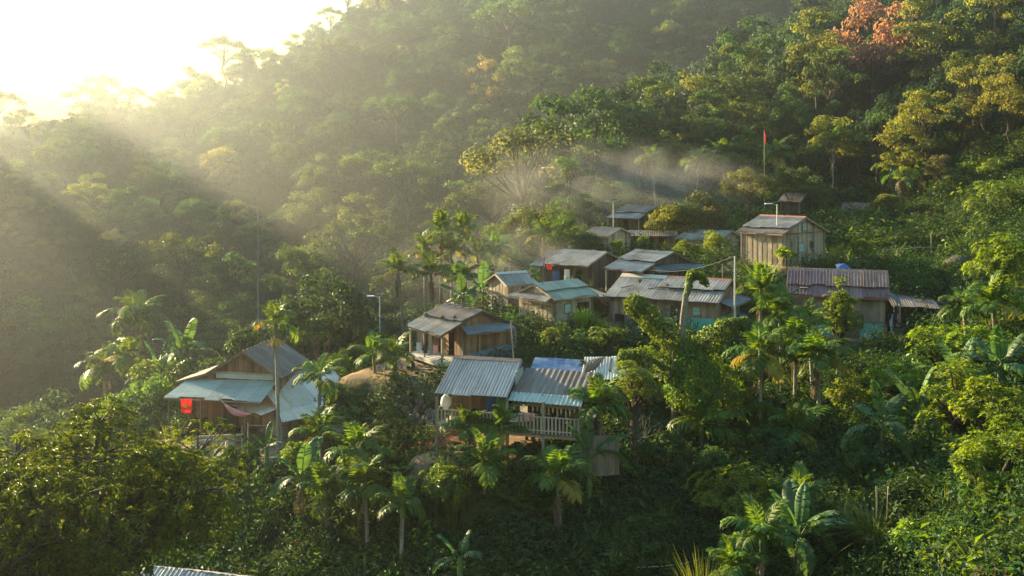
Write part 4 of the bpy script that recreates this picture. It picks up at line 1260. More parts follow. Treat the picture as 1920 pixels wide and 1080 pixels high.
def wire(a, b, label, sag=.3, r=.012, mat=None, name='cable', cat='cable', group=None):
    a, b = Vector(a), Vector(b)
    P_ = [a.lerp(b, i / 14) - Vector((0, 0, sag * math.sin(math.pi * i / 14))) for i in range(15)]
    mb = MB(); mb.tube([tuple(p - a) for p in P_], r, 4)
    o = mb.build(name, mat or M_WIRE); o.location = a
    return tag(o, label, cat, group)
wire(pA, W(1205, 505, 69), 'thin cable from the blunt grey pole to the blue-skirted dark house', .5)
wire(W(1195, 1064, 37), W(1392, 1020, 38.5), 'pale cable strung low across the bottom ravine', .25, .018, M_POLE)
wire(pG - Vector((0, 0, .15)), W(575, 797, 55), 'bamboo rail tied from the yard post across the cream-skirted house', .03, .03, M_BAMBOO, 'bamboo_rail', 'rail')
wire(W(1648, 469, 80), pI - Vector((0, 0, 1.2)), 'horizontal bamboo rail left of the white stake in the terraced field', .0, .03, M_BAMBOO, 'bamboo_rail', 'rail')
wire(pI - Vector((0, 0, 1.2)), W(1776, 473, 80), 'short bamboo rail right of the white stake in the terraced field', .0, .03, M_BAMBOO, 'bamboo_rail', 'rail')

# hammock, firewood, crates of laundry
t = empty('hammock', W(447, 770, 52.2), 0, 'red and white striped hammock slung from the teal awning to the cream-skirted house', 'hammock')
a_, b_ = Vector((-1.3, 0, 1.05)), Vector((.72, -.2, -.12))
P_ = [a_.lerp(b_, i / 10) - Vector((0, 0, .45 * math.sin(math.pi * min(1, i / 10)))) for i in range(11)]
for i, nm in ((0, 'rope'),):
    mb = MB(); mb.tube([tuple(p) for p in P_[:4]], .02, 5); put('rope', mb.mesh('rope', M_WHITE), t)
mb = MB(); mb.tube([tuple(p) for p in P_[3:]], [.06, .12, .17, .19, .17, .13, .08, .04], 8)
put('cloth', mb.mesh('cloth', M_PINK, True), t)
t = empty('firewood_stack', G(405, 52.6), .1, 'stack of pale split logs under the teal awning', 'firewood')
for i in range(16):
    x = random.uniform(-.9, .9); z = .08 + .14 * (i // 6); y = random.uniform(-.2, .2)
    mb = MB(); mb.tube([(x - .7, y - .3 + .03 * i, z + .15 * (i % 3 == 0)), (x + .7, y + .35 + .02 * i, z + .06)], [.07, .06], 6, random.random())
    put('log', mb.mesh('log', M_WPALE), t)
def cloth(px, py, Y, wd, hg, mat, label, rz=0, name='hanging_cloth', cat='laundry', group='washing hung on the houses'):
    o = put(name, patch_mesh(name, (-wd / 2, 0, 0), (wd / 2, 0, 0), (wd / 2, .04, -hg), (-wd / 2, .02, -hg), mat, 0, 5, 5, .03), None, W(px, py, Y), (0, 0, rz))
    tag(o, label, cat, group)
cloth(920, 742, 44.1, .5, .8, M_BLUEC, 'blue cloth hanging in the doorway of the stilt house')
cloth(968, 774, 42.9, .62, .42, M_WHITE, 'pale cloth draped over the stilt house railing')
cloth(993, 774, 42.8, .45, .38, M_PINK, 'pinkish cloth draped over the stilt house railing')
cloth(816, 647, 58.2, .35, .55, M_PINK, 'pink shirt hanging on the porch of the brown house', -.5)
cloth(797, 647, 58.6, .3, .5, M_DARKC, 'dark jacket hanging on the porch of the brown house', -.5)
cloth(785, 642, 59.0, .35, .55, M_WHITE, 'white shirt hanging at the left of the brown house porch', -.5)
cloth(1063, 505, 72.6, .5, .8, M_WHITE, 'white shirt drying under the broad grey roof', -.6)
cloth(1042, 508, 73, .6, .8, M_BLUEC, 'dark blue shirt drying under the broad grey roof', -.6)
cloth(1187, 515, 69.3, .5, .45, M_BLUEC, 'blue cloth beside the red flag on the blue-skirted house', -.5)
for i, (px, m_, l_) in enumerate([(1668, M_DARKC, 'black trousers'), (1672, M_WHITE, 'white shirt'), (1678, M_DARKC, 'black jacket'), (1683, M_PINK, 'faded red shirt')]):
    cloth(px, 585 + i % 2 * 4, 62.6 + .05 * i, .32, 1.25, m_, l_ + ' hung to dry at the side of the purplish red-roofed house', .2)
cloth(519, 770, 54.6, .25, .5, M_DARKC, 'dark shirt hanging below the cream skirt roof corner', .2)
cloth(514, 768, 54.6, .2, .4, M_PINK, 'red top hanging below the cream skirt roof corner', .2)
mb = MB(); mb.tube([(0, 0, -.25), (0, 0, -.05), (.02, 0, .25), (0, 0, .42)], [.12, .26, .24, .06], 9)
o = mb.build('sack', M_WHITE, None, True); o.location = W(836, 756, 44.6); tag(o, 'white sack hung at the left end of the stilt house veranda', 'sack')
mb = MB(); mb.tube([(0, 0, 0), (0, 0, .9)], [.33, .33], 14); mb.tube([(0, 0, .9), (0, 0, .93)], [.33, .02], 14)
o = mb.build('water_barrel', M_BLUEC, None, True); o.location = G(1392, 64.5); tag(o, 'blue plastic water barrel at the right end of the long low house', 'barrel')
o = put('folded_tarp', patch_mesh('folded_tarp', (-.5, -.3, 0), (.5, -.3, 0), (.4, .4, .3), (-.4, .4, .25), M_BLUEC, -.15, 6, 6, .05), None, W(1580, 503, 69.5)); tag(o, 'blue tarpaulin heaped behind the ridge of the purplish red roof', 'tarpaulin')

# planked soil beds beside the stilt house
t = empty('soil_bed', G(815, 46.8), .12, 'plank-edged bed of red soil beside the stilt house', 'garden bed')
put('soil', patch_mesh('soil', (-1.5, -1.2, .05), (1.6, -1.2, .05), (1.5, 1.3, .08), (-1.4, 1.3, .08), M_SOILR, -.05, 10, 10, .05), t)
for a_, b_ in (((-1.7, -1.3, .12), (1.8, -1.3, .12)), ((-1.7, 1.4, .16), (1.7, 1.4, .16)), ((-1.6, -1.2, .14), (-1.3, 1.3, .3)), ((1.7, -1.2, .12), (1.55, 1.3, .2)), ((-.1, -1.2, .12), (.2, 1.3, .16)), ((-1.3, 2.0, .25), (1.8, 1.9, .25)), ((-1.9, -2.0, -.05), (2.2, -1.9, -.05))):
    mb = MB(); mb.bar(a_, b_, .07, .2, random.random()); put('edge_plank', mb.mesh('edge_plank', M_WWARM), t)

# stones
def stone_mesh(seed, r=1.0):
    rng = np.random.default_rng(seed)
    phi = (1 + 5 ** .5) / 2
    v = np.array([(-1, phi, 0), (1, phi, 0), (-1, -phi, 0), (1, -phi, 0), (0, -1, phi), (0, 1, phi), (0, -1, -phi), (0, 1, -phi), (phi, 0, -1), (phi, 0, 1), (-phi, 0, -1), (-phi, 0, 1)]) / 1.9
    f = [(0, 11, 5), (0, 5, 1), (0, 1, 7), (0, 7, 10), (0, 10, 11), (1, 5, 9), (5, 11, 4), (11, 10, 2), (10, 7, 6), (7, 1, 8), (3, 9, 4), (3, 4, 2), (3, 2, 6), (3, 6, 8), (3, 8, 9), (4, 9, 5), (2, 4, 11), (6, 2, 10), (8, 6, 7), (9, 8, 1)]
    v = v * (1 + .3 * (rng.random((12, 1)) - .5)) + rng.normal(size=(12, 3)) * .07
    return np_mesh('stone', v * r, [np.array(f)], M_STONE, {'tint': np.clip(.5 + .15 * rng.normal(size=12), 0, 1)})
STONES = [stone_mesh(i) for i in range(6)]
for k_, n_ in ROOFW: roof_stones(k_, None, n_)
def stone_bank(a, b, Ht, n, label, r=.24, lean=.5):
    """dry stone bank from world point a to b"""
    a, b = Vector(a), Vector(b)
    t = empty('stone_bank', a, 0, label, 'stone wall')
    d = b - a; nrm = Vector((d.y, -d.x, 0)).normalized()
    if nrm.y > 0: nrm = -nrm
    for i in range(n):
        u = random.random(); v = random.random()
        s = r * random.uniform(.6, 1.35)
        p = d * u + nrm * ((1 - v) * lean * Ht + random.uniform(-.1, .1)) + Vector((0, 0, (v - .85) * Ht))
        put('stone', STONES[i % 6], t, p, (random.random() * 6, random.random() * 6, random.random() * 6), (s * 1.3, s, s * .75))
stone_bank(G(735, 54.8), G(835, 50.8), 2.0, 260, 'rough stone bank below the brown yard left of the stilt house', .2)
stone_bank(G(365, 51.6), G(520, 49.6), 1.3, 130, 'low stone bank below the yard of the teal-awning house', .24)
stone_bank(G(1150, 63.6), G(1285, 62.4), 1.3, 110, 'stone terrace wall below the long low house', .26)
stone_bank(G(1690, 67.6), G(1790, 66.2), 1.5, 110, 'tumbled stone bank behind the dark lean-to shed on the right', .3, .9)
stone_bank(G(1300, 75.6), G(1460, 74.4), .8, 60, 'row of rough stones below the red-ridged house', .3)
for px, Y, s, l in ((1795, 76, 1.0, 'grey boulder at the right of the grassy terrace'), (1790, 72.5, .95, 'pale boulder just below the grey boulder on the terrace edge'), (1685, 79, .8, 'brown boulder in the shaded terraced field'), (1822, 70, .6, 'small boulder lowest at the right terrace edge')):
    o = put('boulder', STONES[int(s * 10) % 6], None, G(px, Y, .2), (.3, .2, s * 3), (s * 1.3, s, s * .8)); tag(o, l, 'boulder', 'boulders on the right terraces')

# ------------------------------------------------------------------ drifting smoke
def smoke(px, py, Y, dims, dens, label, seed=0.0):
    c = W(px, py, Y)
    V, Fq = [], []
    mb = MB(); mb.box((0, 0, 0), (2, 2, 2))
    m, n, out = nmat('smoke')
    tc = N(n, 'ShaderNodeTexCoord')
    nz = noise(n, 1.0, 4.0, .6, tc.outputs['Object'], (dims[0] / 4.5, dims[1] / 4.5, dims[2] / 3.2))
    gr = N(n, 'ShaderNodeTexGradient', gradient_type='SPHERICAL')
    n.links.new(tc.outputs['Object'], gr.inputs[0])
    mu = N(n, 'ShaderNodeMath', operation='MULTIPLY')
    n.links.new(mapr(n, nz, .36, .66, 0, 1), mu.inputs[0]); n.links.new(mapr(n, gr.outputs[1], 0, .7, 0, 1), mu.inputs[1])
    m2 = N(n, 'ShaderNodeMath', operation='MULTIPLY'); m2.inputs[1].default_value = dens
    n.links.new(mu.outputs[0], m2.inputs[0])
    v = N(n, 'ShaderNodeVolumePrincipled')
    v.inputs['Color'].default_value = (.97, .97, .97, 1); v.inputs['Anisotropy'].default_value = .55
    n.links.new(m2.outputs[0], v.inputs['Density'])
    n.links.new(v.outputs[0], out.inputs['Volume'])
    o = mb.build('smoke', m); o.location = c; o.scale = dims
    tag(o, label, None, None, 'stuff')
smoke(1160, 352, 100, (17, 7, 5.6), .055, 'thin bluish smoke drifting over the palms behind the smoky hut')
smoke(935, 490, 84, (10, 5, 4), .05, 'thin smoke drifting beside the sunlit palm grove')

pT = W(1457, 400, 75)
wire(pT, W(1512, 407, 76), 'short cable from the tall street lamp to the red-ridged house', .15)
wire(pT, pA, 'sagging cable from the tall street lamp down to the blunt grey pole', .9)
wire(pA, W(1480, 512, 64), 'cable from the blunt grey pole to the purplish red roof', .45)
wire(pC, W(1070, 486, 73), 'cable from the dark bamboo pole to the broad grey roof', .3)
wire(pC, W(905, 582, 60.5), 'cable from the dark bamboo pole down to the brown porch house', .6)
wire(W(1150, 385, 93), W(1190, 392, 95), 'cable from the distant street lamp to the smoky hut', .2)
def jar(px, py, Y, r, hgt, mat, label, name='water_jar', cat='jar'):
    mb = MB(); mb.tube([(0, 0, 0), (0, 0, hgt * .3), (0, 0, hgt * .7), (0, 0, hgt * .92), (0, 0, hgt)], [r * .7, r, r * .95, r * .6, r * .66], 12)
    o = mb.build(name, mat, None, True); o.location = G(px, Y); tag(o, label, cat)
jar(1120, 597, 63.6, .3, .7, M_STONE, 'dark clay jar between the greenish-roofed house and the long low house')
jar(1325, 612, 63.8, .26, .55, M_WHITE, 'white plastic bucket at the corner of the long low house', 'bucket', 'bucket')
jar(985, 603, 64.0, .3, .5, M_BAMBOO, 'woven basket in front of the sunlit gable', 'basket', 'basket')
jar(770, 672, 57.5, .28, .5, M_DARKC, 'black basin in the brown yard', 'basin', 'basin')
jar(432, 806, 52, .3, .55, M_BAMBOO, 'woven basket beside the firewood stack', 'basket', 'basket')
for (px, Y, l) in ((1165, 63.8, 'pile of cut poles under the front of the long low house'), (985, 64.4, 'small pile of cut poles beside the sunlit gable')):
    t = empty('pole_pile', G(px, Y), -.3, l, 'firewood')
    for i in range(9):
        mb = MB(); z = .07 + .12 * (i // 4); y = -.25 + .16 * (i % 4)
        mb.tube([(-.8 + random.uniform(-.15, .15), y, z), (.8 + random.uniform(-.2, .2), y + random.uniform(-.1, .1), z + .03)], [.06, .05], 6, random.random())
        put('log', mb.mesh('log', M_WGREY), t)

# ------------------------------------------------------------------ hillside forest
GREEN = {k: tuple(min(.42, q * 1.8) for q in c) for k, c in dict(deep=(.022, .050, .016), mid=(.045, .075, .020), olive=(.075, .088, .022), lime=(.11, .145, .025), gold=(.125, .125, .026), rust=(.13, .085, .035), pink=(.22, .125, .115), grey=(.075, .085, .045)).items()}
TK = {
 'broadleaf_tree': [make_tree('broadleaf', 100 + i, 13, 4.6, .30, 26, .42, 150) for i in range(4)],
 'tall_tree': [make_tree('tall', 110 + i, 19, 4.2, .38, 24, .45, 150, 'tall', nlimb=9) for i in range(3)],
 'umbrella_tree': [make_tree('umbrella', 120 + i, 20, 6.8, .62, 26, .5, 105, 'umbrella', nlimb=14, lob=1.5, tr=.3) for i in range(3)],
 'bushy_tree': [make_tree('bushy', 130 + i, 8, 3.4, .14, 22, .40, 150, lob=1.35) for i in range(3)],
 'open_tree': [make_tree('open', 140 + i, 16, 4.6, .48, 18, .42, 85, nlimb=16, lob=1.3) for i in range(3)],
}
FOREST_BIG = [make_tree('forest', 150 + i, 20, 6.5, .22, 26, .85, 85, lob=2.2) for i in range(4)]

# screen coverage bookkeeping: which candidates the view can show
CW, CH = 240, 135
COVER = np.zeros((CH, CW), bool)
def terr_min_row():
    """row of the highest terrain seen so far along each column, by distance"""
    ys = GY[GY > 20]
    cols = np.arange(CW) * 8 + 4.0
    R = np.zeros((len(ys), CW))
    for i, y in enumerate(ys):
        R[i] = HY - F * zt((cols - CX) / F * y, np.full(CW, y)) / y
    return ys, np.minimum.accumulate(R, 0)
TYS, TROWMIN = terr_min_row()
def visible_share(x, y, z0, H, cr, mark=True, gaps=.75):
    """share of a crown's screen ellipse not yet covered by nearer crowns or ground"""
    px = CX + F * x / y; r = F * cr / y
    top = HY - F * (z0 + H) / y; bot = HY - F * (z0 + H * .25) / y
    x0, x1 = int((px - r) // 8), int((px + r) // 8) + 1
    y0, y1 = int(top // 8), int(bot // 8) + 1
    cx0, cx1, cy0, cy1 = max(0, x0), min(CW, x1), max(0, y0), min(CH, y1)
    if cx1 <= cx0 or cy1 <= cy0: return 0.0
    sub = COVER[cy0:cy1, cx0:cx1]
    yy, xx = np.mgrid[cy0:cy1, cx0:cx1]
    inside = ((xx * 8 + 4 - px) / max(r, 4)) ** 2 + ((yy * 8 + 4 - (top + bot) / 2) / max((bot - top) / 2, 4)) ** 2 <= 1.05
    i = min(len(TYS) - 1, max(0, int(np.searchsorted(TYS, y - 3)) - 1))
    ground = TROWMIN[i][cx0:cx1][None, :] < yy * 8 + 4
    free = inside & ~sub & ~ground
    tot = max(1, ((x1 - x0) * (y1 - y0)) * .78)
    if mark: COVER[cy0:cy1, cx0:cx1] |= inside & ~ground
    return free.sum() / tot

TREES = []      # (x, y, z, kind, variant, scale, rz, color, label, group)
def add_tree(x, y, kind, v, s, color, label, group, force=False, zoff=0):
    TREES.append((x, y, float(zt(x, y)) + zoff, kind, v, s, random.random() * 6.28, color, label, group, force))
KH = {'broadleaf_tree': (13, 4.8), 'tall_tree': (19, 4.4), 'umbrella_tree': (20, 7.0), 'bushy_tree': (8, 3.6), 'open_tree': (16, 4.8)}

def named_tree(px, py_top, Y, kind, color, label, group=None, s=None, v=None, wide=1.0):
    """a tree picked out in the photo: py_top = row of its top"""
    g = G(px, Y)
    H = W(px, py_top, Y).z - g.z
    s = H / KH[kind][0] if s is None else s
    s = max(s, .25)
    TREES.append((g.x, Y, g.z if H > 2 else g.z, kind, v if v is not None else random.randrange(len(TK[kind])), (s * wide, s * wide, s), random.random() * 6.28, color, label, group, True))

def vary(c, k=.25):
    f = 1 + random.uniform(-k, k)
    return (c[0] * f * random.uniform(.85, 1.2), c[1] * f, c[2] * f * random.uniform(.8, 1.2))

# trees one can single out
GRH = 'trees on the near right hillside'
named_tree(1640, 0, 147, 'broadleaf_tree', GREEN['pink'], 'bare-limbed tree with a pinkish red crown high on the right hillside', wide=.9)
named_tree(1725, 60, 155, 'bushy_tree', (.26, .12, .05), 'small rusty orange tree just beside the pinkish red tree')
named_tree(1570, 75, 160, 'tall_tree', GREEN['gold'], 'narrow golden tree at the left foot of the pinkish red tree', wide=.8)
named_tree(1100, 145, 128, 'broadleaf_tree', GREEN['deep'], 'large dark rounded tree at the left edge of the nearer hill, against the hazy slope', wide=1.1)
named_tree(1205, 135, 132, 'tall_tree', GREEN['mid'], 'tall dark green tree next to the large rounded tree at the hill edge')
named_tree(1300, 115, 136, 'tall_tree', GREEN['olive'], 'tall olive tree with a knobbly top standing above the hill edge', wide=1.1)
named_tree(975, 215, 112, 'open_tree', GREEN['grey'], 'pale leaning tree with an open crown on the left tip of the nearer hill', wide=1.15)
named_tree(1030, 205, 116, 'open_tree', GREEN['mid'], 'second open-crowned tree just right of the pale leaning tree')
named_tree(1262, 372, 90, 'bushy_tree', (.15, .165, .03), 'bright yellow tree beside the small brown-roofed houses', wide=1.05)
named_tree(1320, 362, 91, 'bushy_tree', (.10, .10, .04), 'brownish yellow tree right next to the bright yellow tree', wide=1.1)
named_tree(1400, 305, 100, 'broadleaf_tree', GREEN['olive'], 'large round sunlit tree behind the red-ridged grey house', wide=1.2)
named_tree(1345, 425, 84, 'bushy_tree', GREEN['lime'], 'light green bush covering the front of the lit plank house', wide=1.0)
named_tree(1560, 215, 118, 'broadleaf_tree', GREEN['lime'], 'lime green tree with a reddish tip above the little brown-roofed hut', wide=1.0)
named_tree(1640, 220, 124, 'broadleaf_tree', GREEN['deep'], 'dark domed tree behind the back palms on the right')
named_tree(1715, 185, 122, 'tall_tree', GREEN['gold'], 'upright yellow-green tree above the hanging straw-coloured creepers', wide=.8)
named_tree(1820, 178, 108, 'tall_tree', (.15, .14, .03), 'tall tree draped in yellow creepers near the right edge', wide=.85)
named_tree(1790, 20, 150, 'broadleaf_tree', GREEN['lime'], 'bright green tree with a brown creeper patch in the top right corner')
named_tree(1890, 5, 140, 'tall_tree', GREEN['mid'], 'tall tree at the extreme top right corner of the hillside')
named_tree(1760, 285, 100, 'broadleaf_tree', GREEN['grey'], 'pale sunlit tree above the terraced field', wide=1.0)
named_tree(1860, 310, 96, 'bushy_tree', GREEN['lime'], 'round light green bush tree at the right of the terraced field')
named_tree(1530, 330, 104, 'bushy_tree', GREEN['mid'], 'bushy tree between the two huts above the red-ridged house')
named_tree(1050, 385, 92, 'broadleaf_tree', GREEN['mid'], 'rounded dark tree above the smoke-veiled palm grove', wide=.8)
named_tree(1100, 425, 84, 'bushy_tree', GREEN['deep'], 'dark bushy tree left of the brown-roofed shed')
named_tree(160, 190, 515, 'umbrella_tree', (.12, .075, .04), 'wide flat-topped tree on the hazy left skyline nearest the sun glow', wide=1.05)
named_tree(245, 165, 510, 'umbrella_tree', GREEN['olive'], 'open-crowned skyline tree next to the wide flat-topped tree')
named_tree(40, 205, 512, 'umbrella_tree', GREEN['olive'], 'low hazy skyline tree at the far left edge of the ridge')
named_tree(620, 15, 505, 'umbrella_tree', GREEN['olive'], 'tall layered tree standing highest on the glowing ridge line', wide=.9)
named_tree(560, 60, 508, 'open_tree', GREEN['olive'], 'ragged tree leaning out of the glowing ridge below the highest one', wide=1.3)
named_tree(440, 120, 512, 'open_tree', GREEN['olive'], 'ragged tree halfway up the glowing ridge line', wide=1.2)

named_tree(1700, 300, 99, 'open_tree', GREEN['lime'], 'pale-limbed tree at the left end of the terraced field', wide=.9)
named_tree(1790, 318, 96, 'bushy_tree', GREEN['mid'], 'dark bushy tree behind the terraced field', wide=1.1)
named_tree(1840, 262, 102, 'broadleaf_tree', GREEN['olive'], 'rounded olive tree below the tallest lone palm', wide=.9)
named_tree(1905, 290, 94, 'broadleaf_tree', GREEN['mid'], 'green tree cut by the right edge above the terraced field')
named_tree(1890, 398, 84, 'bushy_tree', GREEN['lime'], 'sunlit bush tree at the right end of the terraced field', wide=1.2)
named_tree(1660, 355, 96, 'bushy_tree', GREEN['olive'], 'small olive tree right of the little dark red-roofed hut')
named_tree(1480, 300, 103, 'broadleaf_tree', GREEN['mid'], 'leafy tree between the fruiting palm and the tiny tilted hut', wide=.8)
named_tree(1150, 330, 106, 'bushy_tree', GREEN['lime'], 'yellowish tree glowing inside the drifting smoke', wide=1.2)
# scattered trees on the right hill
pts = []
def scatter(nmax, xr, yr, sep, test, tries=40000):
    out = []; cell = {}
    for _ in range(tries):
        if len(out) >= nmax: break
        px = random.uniform(*xr); t = random.random(); y = yr[0] + (yr[1] - yr[0]) * t
        x = XP(px, y)
        s = sep(y)
        k = (int(x // s), int(y // s))
        if any((x - a) ** 2 + (y - b) ** 2 < s * s for i in (-1, 0, 1) for j in (-1, 0, 1) for a, b in cell.get((k[0] + i, k[1] + j), ())): continue
        if not test(px, x, y): continue
        cell.setdefault(k, []).append((x, y)); out.append((x, y))
    return out
RH_LAB = {
 'broadleaf_tree': 'rounded broadleaf tree',
 'tall_tree': 'tall slender-crowned tree',
 'bushy_tree': 'low bushy tree',
 'open_tree': 'open-crowned tree with pale limbs',
}
def rh_where(px, y):
    if px > 1700: return 'close to the right edge of the forested hill'
    if y > 165: return 'high on the forested hill along the top of the picture'
    return 'on the forested hill above the back palms' if px > 1330 else 'at the left edge of the forested hill above the huts'
def rh_test(px, x, y):
    if y < 128 and 1120 < px: return (px > 1640 and y > 100) or (px > 1850 and y > 88) or (1150 < px <= 1640 and y > 122)
    if 1560 < px < 1740 and 120 < y < 147: return False
    return px > 985 + (y - 100) * .35 if y < 150 else px > 1050 + (y - 150) * 4.2
for (x, y) in scatter(420, (960, 2150), (98, 245), lambda y: 4.6 + (y - 90) * .012, rh_test):
    k = random.choices(['broadleaf_tree', 'tall_tree', 'bushy_tree', 'open_tree'], (4, 3, 3, 1.6))[0]
    px = CX + F * x / y
    q = random.random()
    c = GREEN['deep'] if q < .3 else GREEN['mid'] if q < .58 else GREEN['olive'] if q < .8 else GREEN['lime'] if q < .9 else GREEN['gold'] if q < .96 else GREEN['rust']
    add_tree(x, y, k, random.randrange(len(TK[k])), random.uniform(.75, 1.1) * (1.05 if y > 130 else .8), vary(c), RH_LAB[k] + ' ' + rh_where(px, y), 'right hillside ' + k.replace('_', ' ') + 's')
# valley edge trees left of the village
LV_LAB = {'broadleaf_tree': 'rounded shaded tree on the dim slope falling into the valley left of the village',
          'bushy_tree': 'low shaded bush tree on the dim slope falling into the valley left of the village',
          'open_tree': 'thin open tree on the dim slope falling into the valley left of the village'}
def lv_test(px, x, y):
    if px > 690 and y < 98: return False
    return px < 1010 and y > 66 + max(0, (px - 560)) * .035
for (x, y) in scatter(150, (-250, 1010), (66, 190), lambda y: 5.0 + (y - 66) * .02, lv_test):
    k = random.choices(['broadleaf_tree', 'bushy_tree', 'open_tree'], (4, 4, 1.2))[0]
    add_tree(x, y, k, random.randrange(3), random.uniform(.55, .85), vary(GREEN['deep'] if random.random() < .55 else GREEN['mid']), LV_LAB[k], 'valley slope ' + k.replace('_', ' ') + 's')
# far hillside
FH_LAB = {'broadleaf_tree': 'hazy rounded tree on the far forested hillside',
          'tall_tree': 'hazy tall tree on the far forested hillside',
          'umbrella_tree': 'hazy flat-crowned tree rising from the far forested hillside',
          'open_tree': 'hazy thin-limbed tree on the far forested hillside'}
def fh_where(px, y):
    if y > 440 and px < 760: return 'near the glowing ridge line at the upper left'
    if px > 900: return 'on the dim far slope behind the nearer hill'
    if y < 330: return 'on the shaded valley floor behind the left houses'
    return 'midway up the misty slope at the left' if px < 480 else 'midway up the misty slope left of the village'
for (x, y) in scatter(900, (-350, 1650), (235, 530), lambda y: 10.5, lambda px, x, y: True, 60000):
    px = CX + F * x / y
    k = random.choices(['broadleaf_tree', 'tall_tree', 'umbrella_tree', 'open_tree'], (5, 2.5, 1.3, .8))[0]
    q = random.random()
    c = GREEN['deep'] if q < .5 else GREEN['mid'] if q < .86 else GREEN['olive'] if q < .985 else GREEN['gold']
    add_tree(x, y, k, random.randrange(3), (.8 + 1.25 * random.random() ** 1.6) * (1 if k != 'tall_tree' else .85), vary(c, .4), FH_LAB[k].replace('on the far forested hillside', fh_where(px, y)).replace('from the far forested hillside', fh_where(px, y)), 'far hillside ' + k.replace('_', ' ') + 's')

TREES.sort(key=lambda t: t[1])
MASS = []
KCOUNT = {}
for (x, y, z, kind, v, s, rz, color, label, group, force) in TREES:
    s3 = s if hasattr(s, '__len__') else (s, s, s)
    H, cr = KH[kind]
    share = visible_share(x, y, z, H * s3[2], cr * s3[0])
    if not force and share < .16:
        MASS.append((x, y, z, rz, s3[0], kind)); continue
    KCOUNT[kind] = KCOUNT.get(kind, 0) + 1
    if not force and KCOUNT[kind] > 170:
        MASS.append((x, y, z, rz, s3[0], kind)); continue
    t = empty(kind, (x, y, z - .3), rz, label, 'tree', group)
    tm, cm = TK[kind][v % len(TK[kind])]
    put('trunk', tm, t, scale=s3)
    put('crown', cm, t, scale=s3, color=color)
print('TREES', KCOUNT, 'mass', len(MASS))

# ------------------------------------------------------------------ scattered masses (one object each, instanced foliage)
def scatter_mass(name, P, R, S, I, protos, label, kind='stuff'):
    me = bpy.data.meshes.new(name)
    P = np.asarray(P, np.float32)
    me.vertices.add(len(P)); me.vertices.foreach_set('co', P.ravel())
    a = me.attributes.new('rot', 'FLOAT_VECTOR', 'POINT'); a.data.foreach_set('vector', np.asarray(R, np.float32).ravel())
    a = me.attributes.new('siz', 'FLOAT', 'POINT'); a.data.foreach_set('value', np.asarray(S, np.float32))
    a = me.attributes.new('pick', 'INT', 'POINT'); a.data.foreach_set('value', np.asarray(I, np.int32))
    o = put(name, me)
    ng = bpy.data.node_groups.new(name, 'GeometryNodeTree')
    ng.interface.new_socket('Geometry', in_out='INPUT', socket_type='NodeSocketGeometry')
    ng.interface.new_socket('Geometry', in_out='OUTPUT', socket_type='NodeSocketGeometry')
    nn, L = ng.nodes, ng.links
    gi, go = nn.new('NodeGroupInput'), nn.new('NodeGroupOutput')
    ip = nn.new('GeometryNodeInstanceOnPoints'); ip.inputs['Pick Instance'].default_value = True
    g2i = nn.new('GeometryNodeGeometryToInstance')
    for p in reversed(protos):
        oi = nn.new('GeometryNodeObjectInfo'); oi.inputs['Object'].default_value = p; oi.inputs['As Instance'].default_value = True
        L.new(oi.outputs['Geometry'], g2i.inputs[0])
    # several instances joined, so picking works on them
    jn = nn.new('GeometryNodeJoinGeometry')
    for nd in list(nn):
        if nd.bl_idname == 'GeometryNodeObjectInfo': L.new(nd.outputs['Geometry'], jn.inputs[0])
    nn.remove(g2i)
    L.new(gi.outputs[0], ip.inputs['Points']); L.new(jn.outputs[0], ip.inputs['Instance'])
    def na(nm, ty):
        x = nn.new('GeometryNodeInputNamedAttribute'); x.data_type = ty; x.inputs['Name'].default_value = nm
        return x.outputs['Attribute']
    e2r = nn.new('FunctionNodeEulerToRotation'); L.new(na('rot', 'FLOAT_VECTOR'), e2r.inputs[0]); L.new(e2r.outputs[0], ip.inputs['Rotation'])
    L.new(na('siz', 'FLOAT'), ip.inputs['Scale']); L.new(na('pick', 'INT'), ip.inputs['Instance Index'])
    L.new(ip.outputs[0], go.inputs[0])
    md = o.modifiers.new('scatter', 'NODES'); md.node_group = ng
    return tag(o, label, None, None, kind)

def proto(name, me):
    return bpy.data.objects.new(name, me)      # never linked: only a source for the masses
def joined(name, tm, cm):
    """trunk + crown as one mesh"""
    V, Fs, mi, tint, n = [], [], [], [], 0
    me = bpy.data.meshes.new(name)
    for j, m in enumerate((tm, cm)):
        v = np.zeros(len(m.vertices) * 3, np.float32); m.vertices.foreach_get('co', v)
        V.append(v.reshape(-1, 3))
        k = len(m.polygons[0].vertices)
        f = np.zeros(len(m.loops), np.int32); m.loops.foreach_get('vertex_index', f)
        sz = np.zeros(len(m.polygons), np.int32); m.polygons.foreach_get('loop_total', sz)
        for q in (3, 4):
            sel = sz == q
            if sel.any():
                st = np.zeros(len(m.polygons), np.int32); m.polygons.foreach_get('loop_start', st)
                idx = st[sel][:, None] + np.arange(q)
                Fs.append(f[idx] + n); mi.append(np.full(sel.sum(), j))
        tt = np.full(len(m.vertices), .5, np.float32)
        if 'tint' in m.attributes: m.attributes['tint'].data.foreach_get('value', tt)
        tint.append(tt); n += len(m.vertices)
    return np_mesh(name, np.concatenate(V), Fs, [M_BARK, M_FOREST], {'tint': np.concatenate(tint)}, midx=np.concatenate(mi))
fp = [proto('forest_source', joined('forest_mix', t, c)) for t, c in FOREST_BIG]

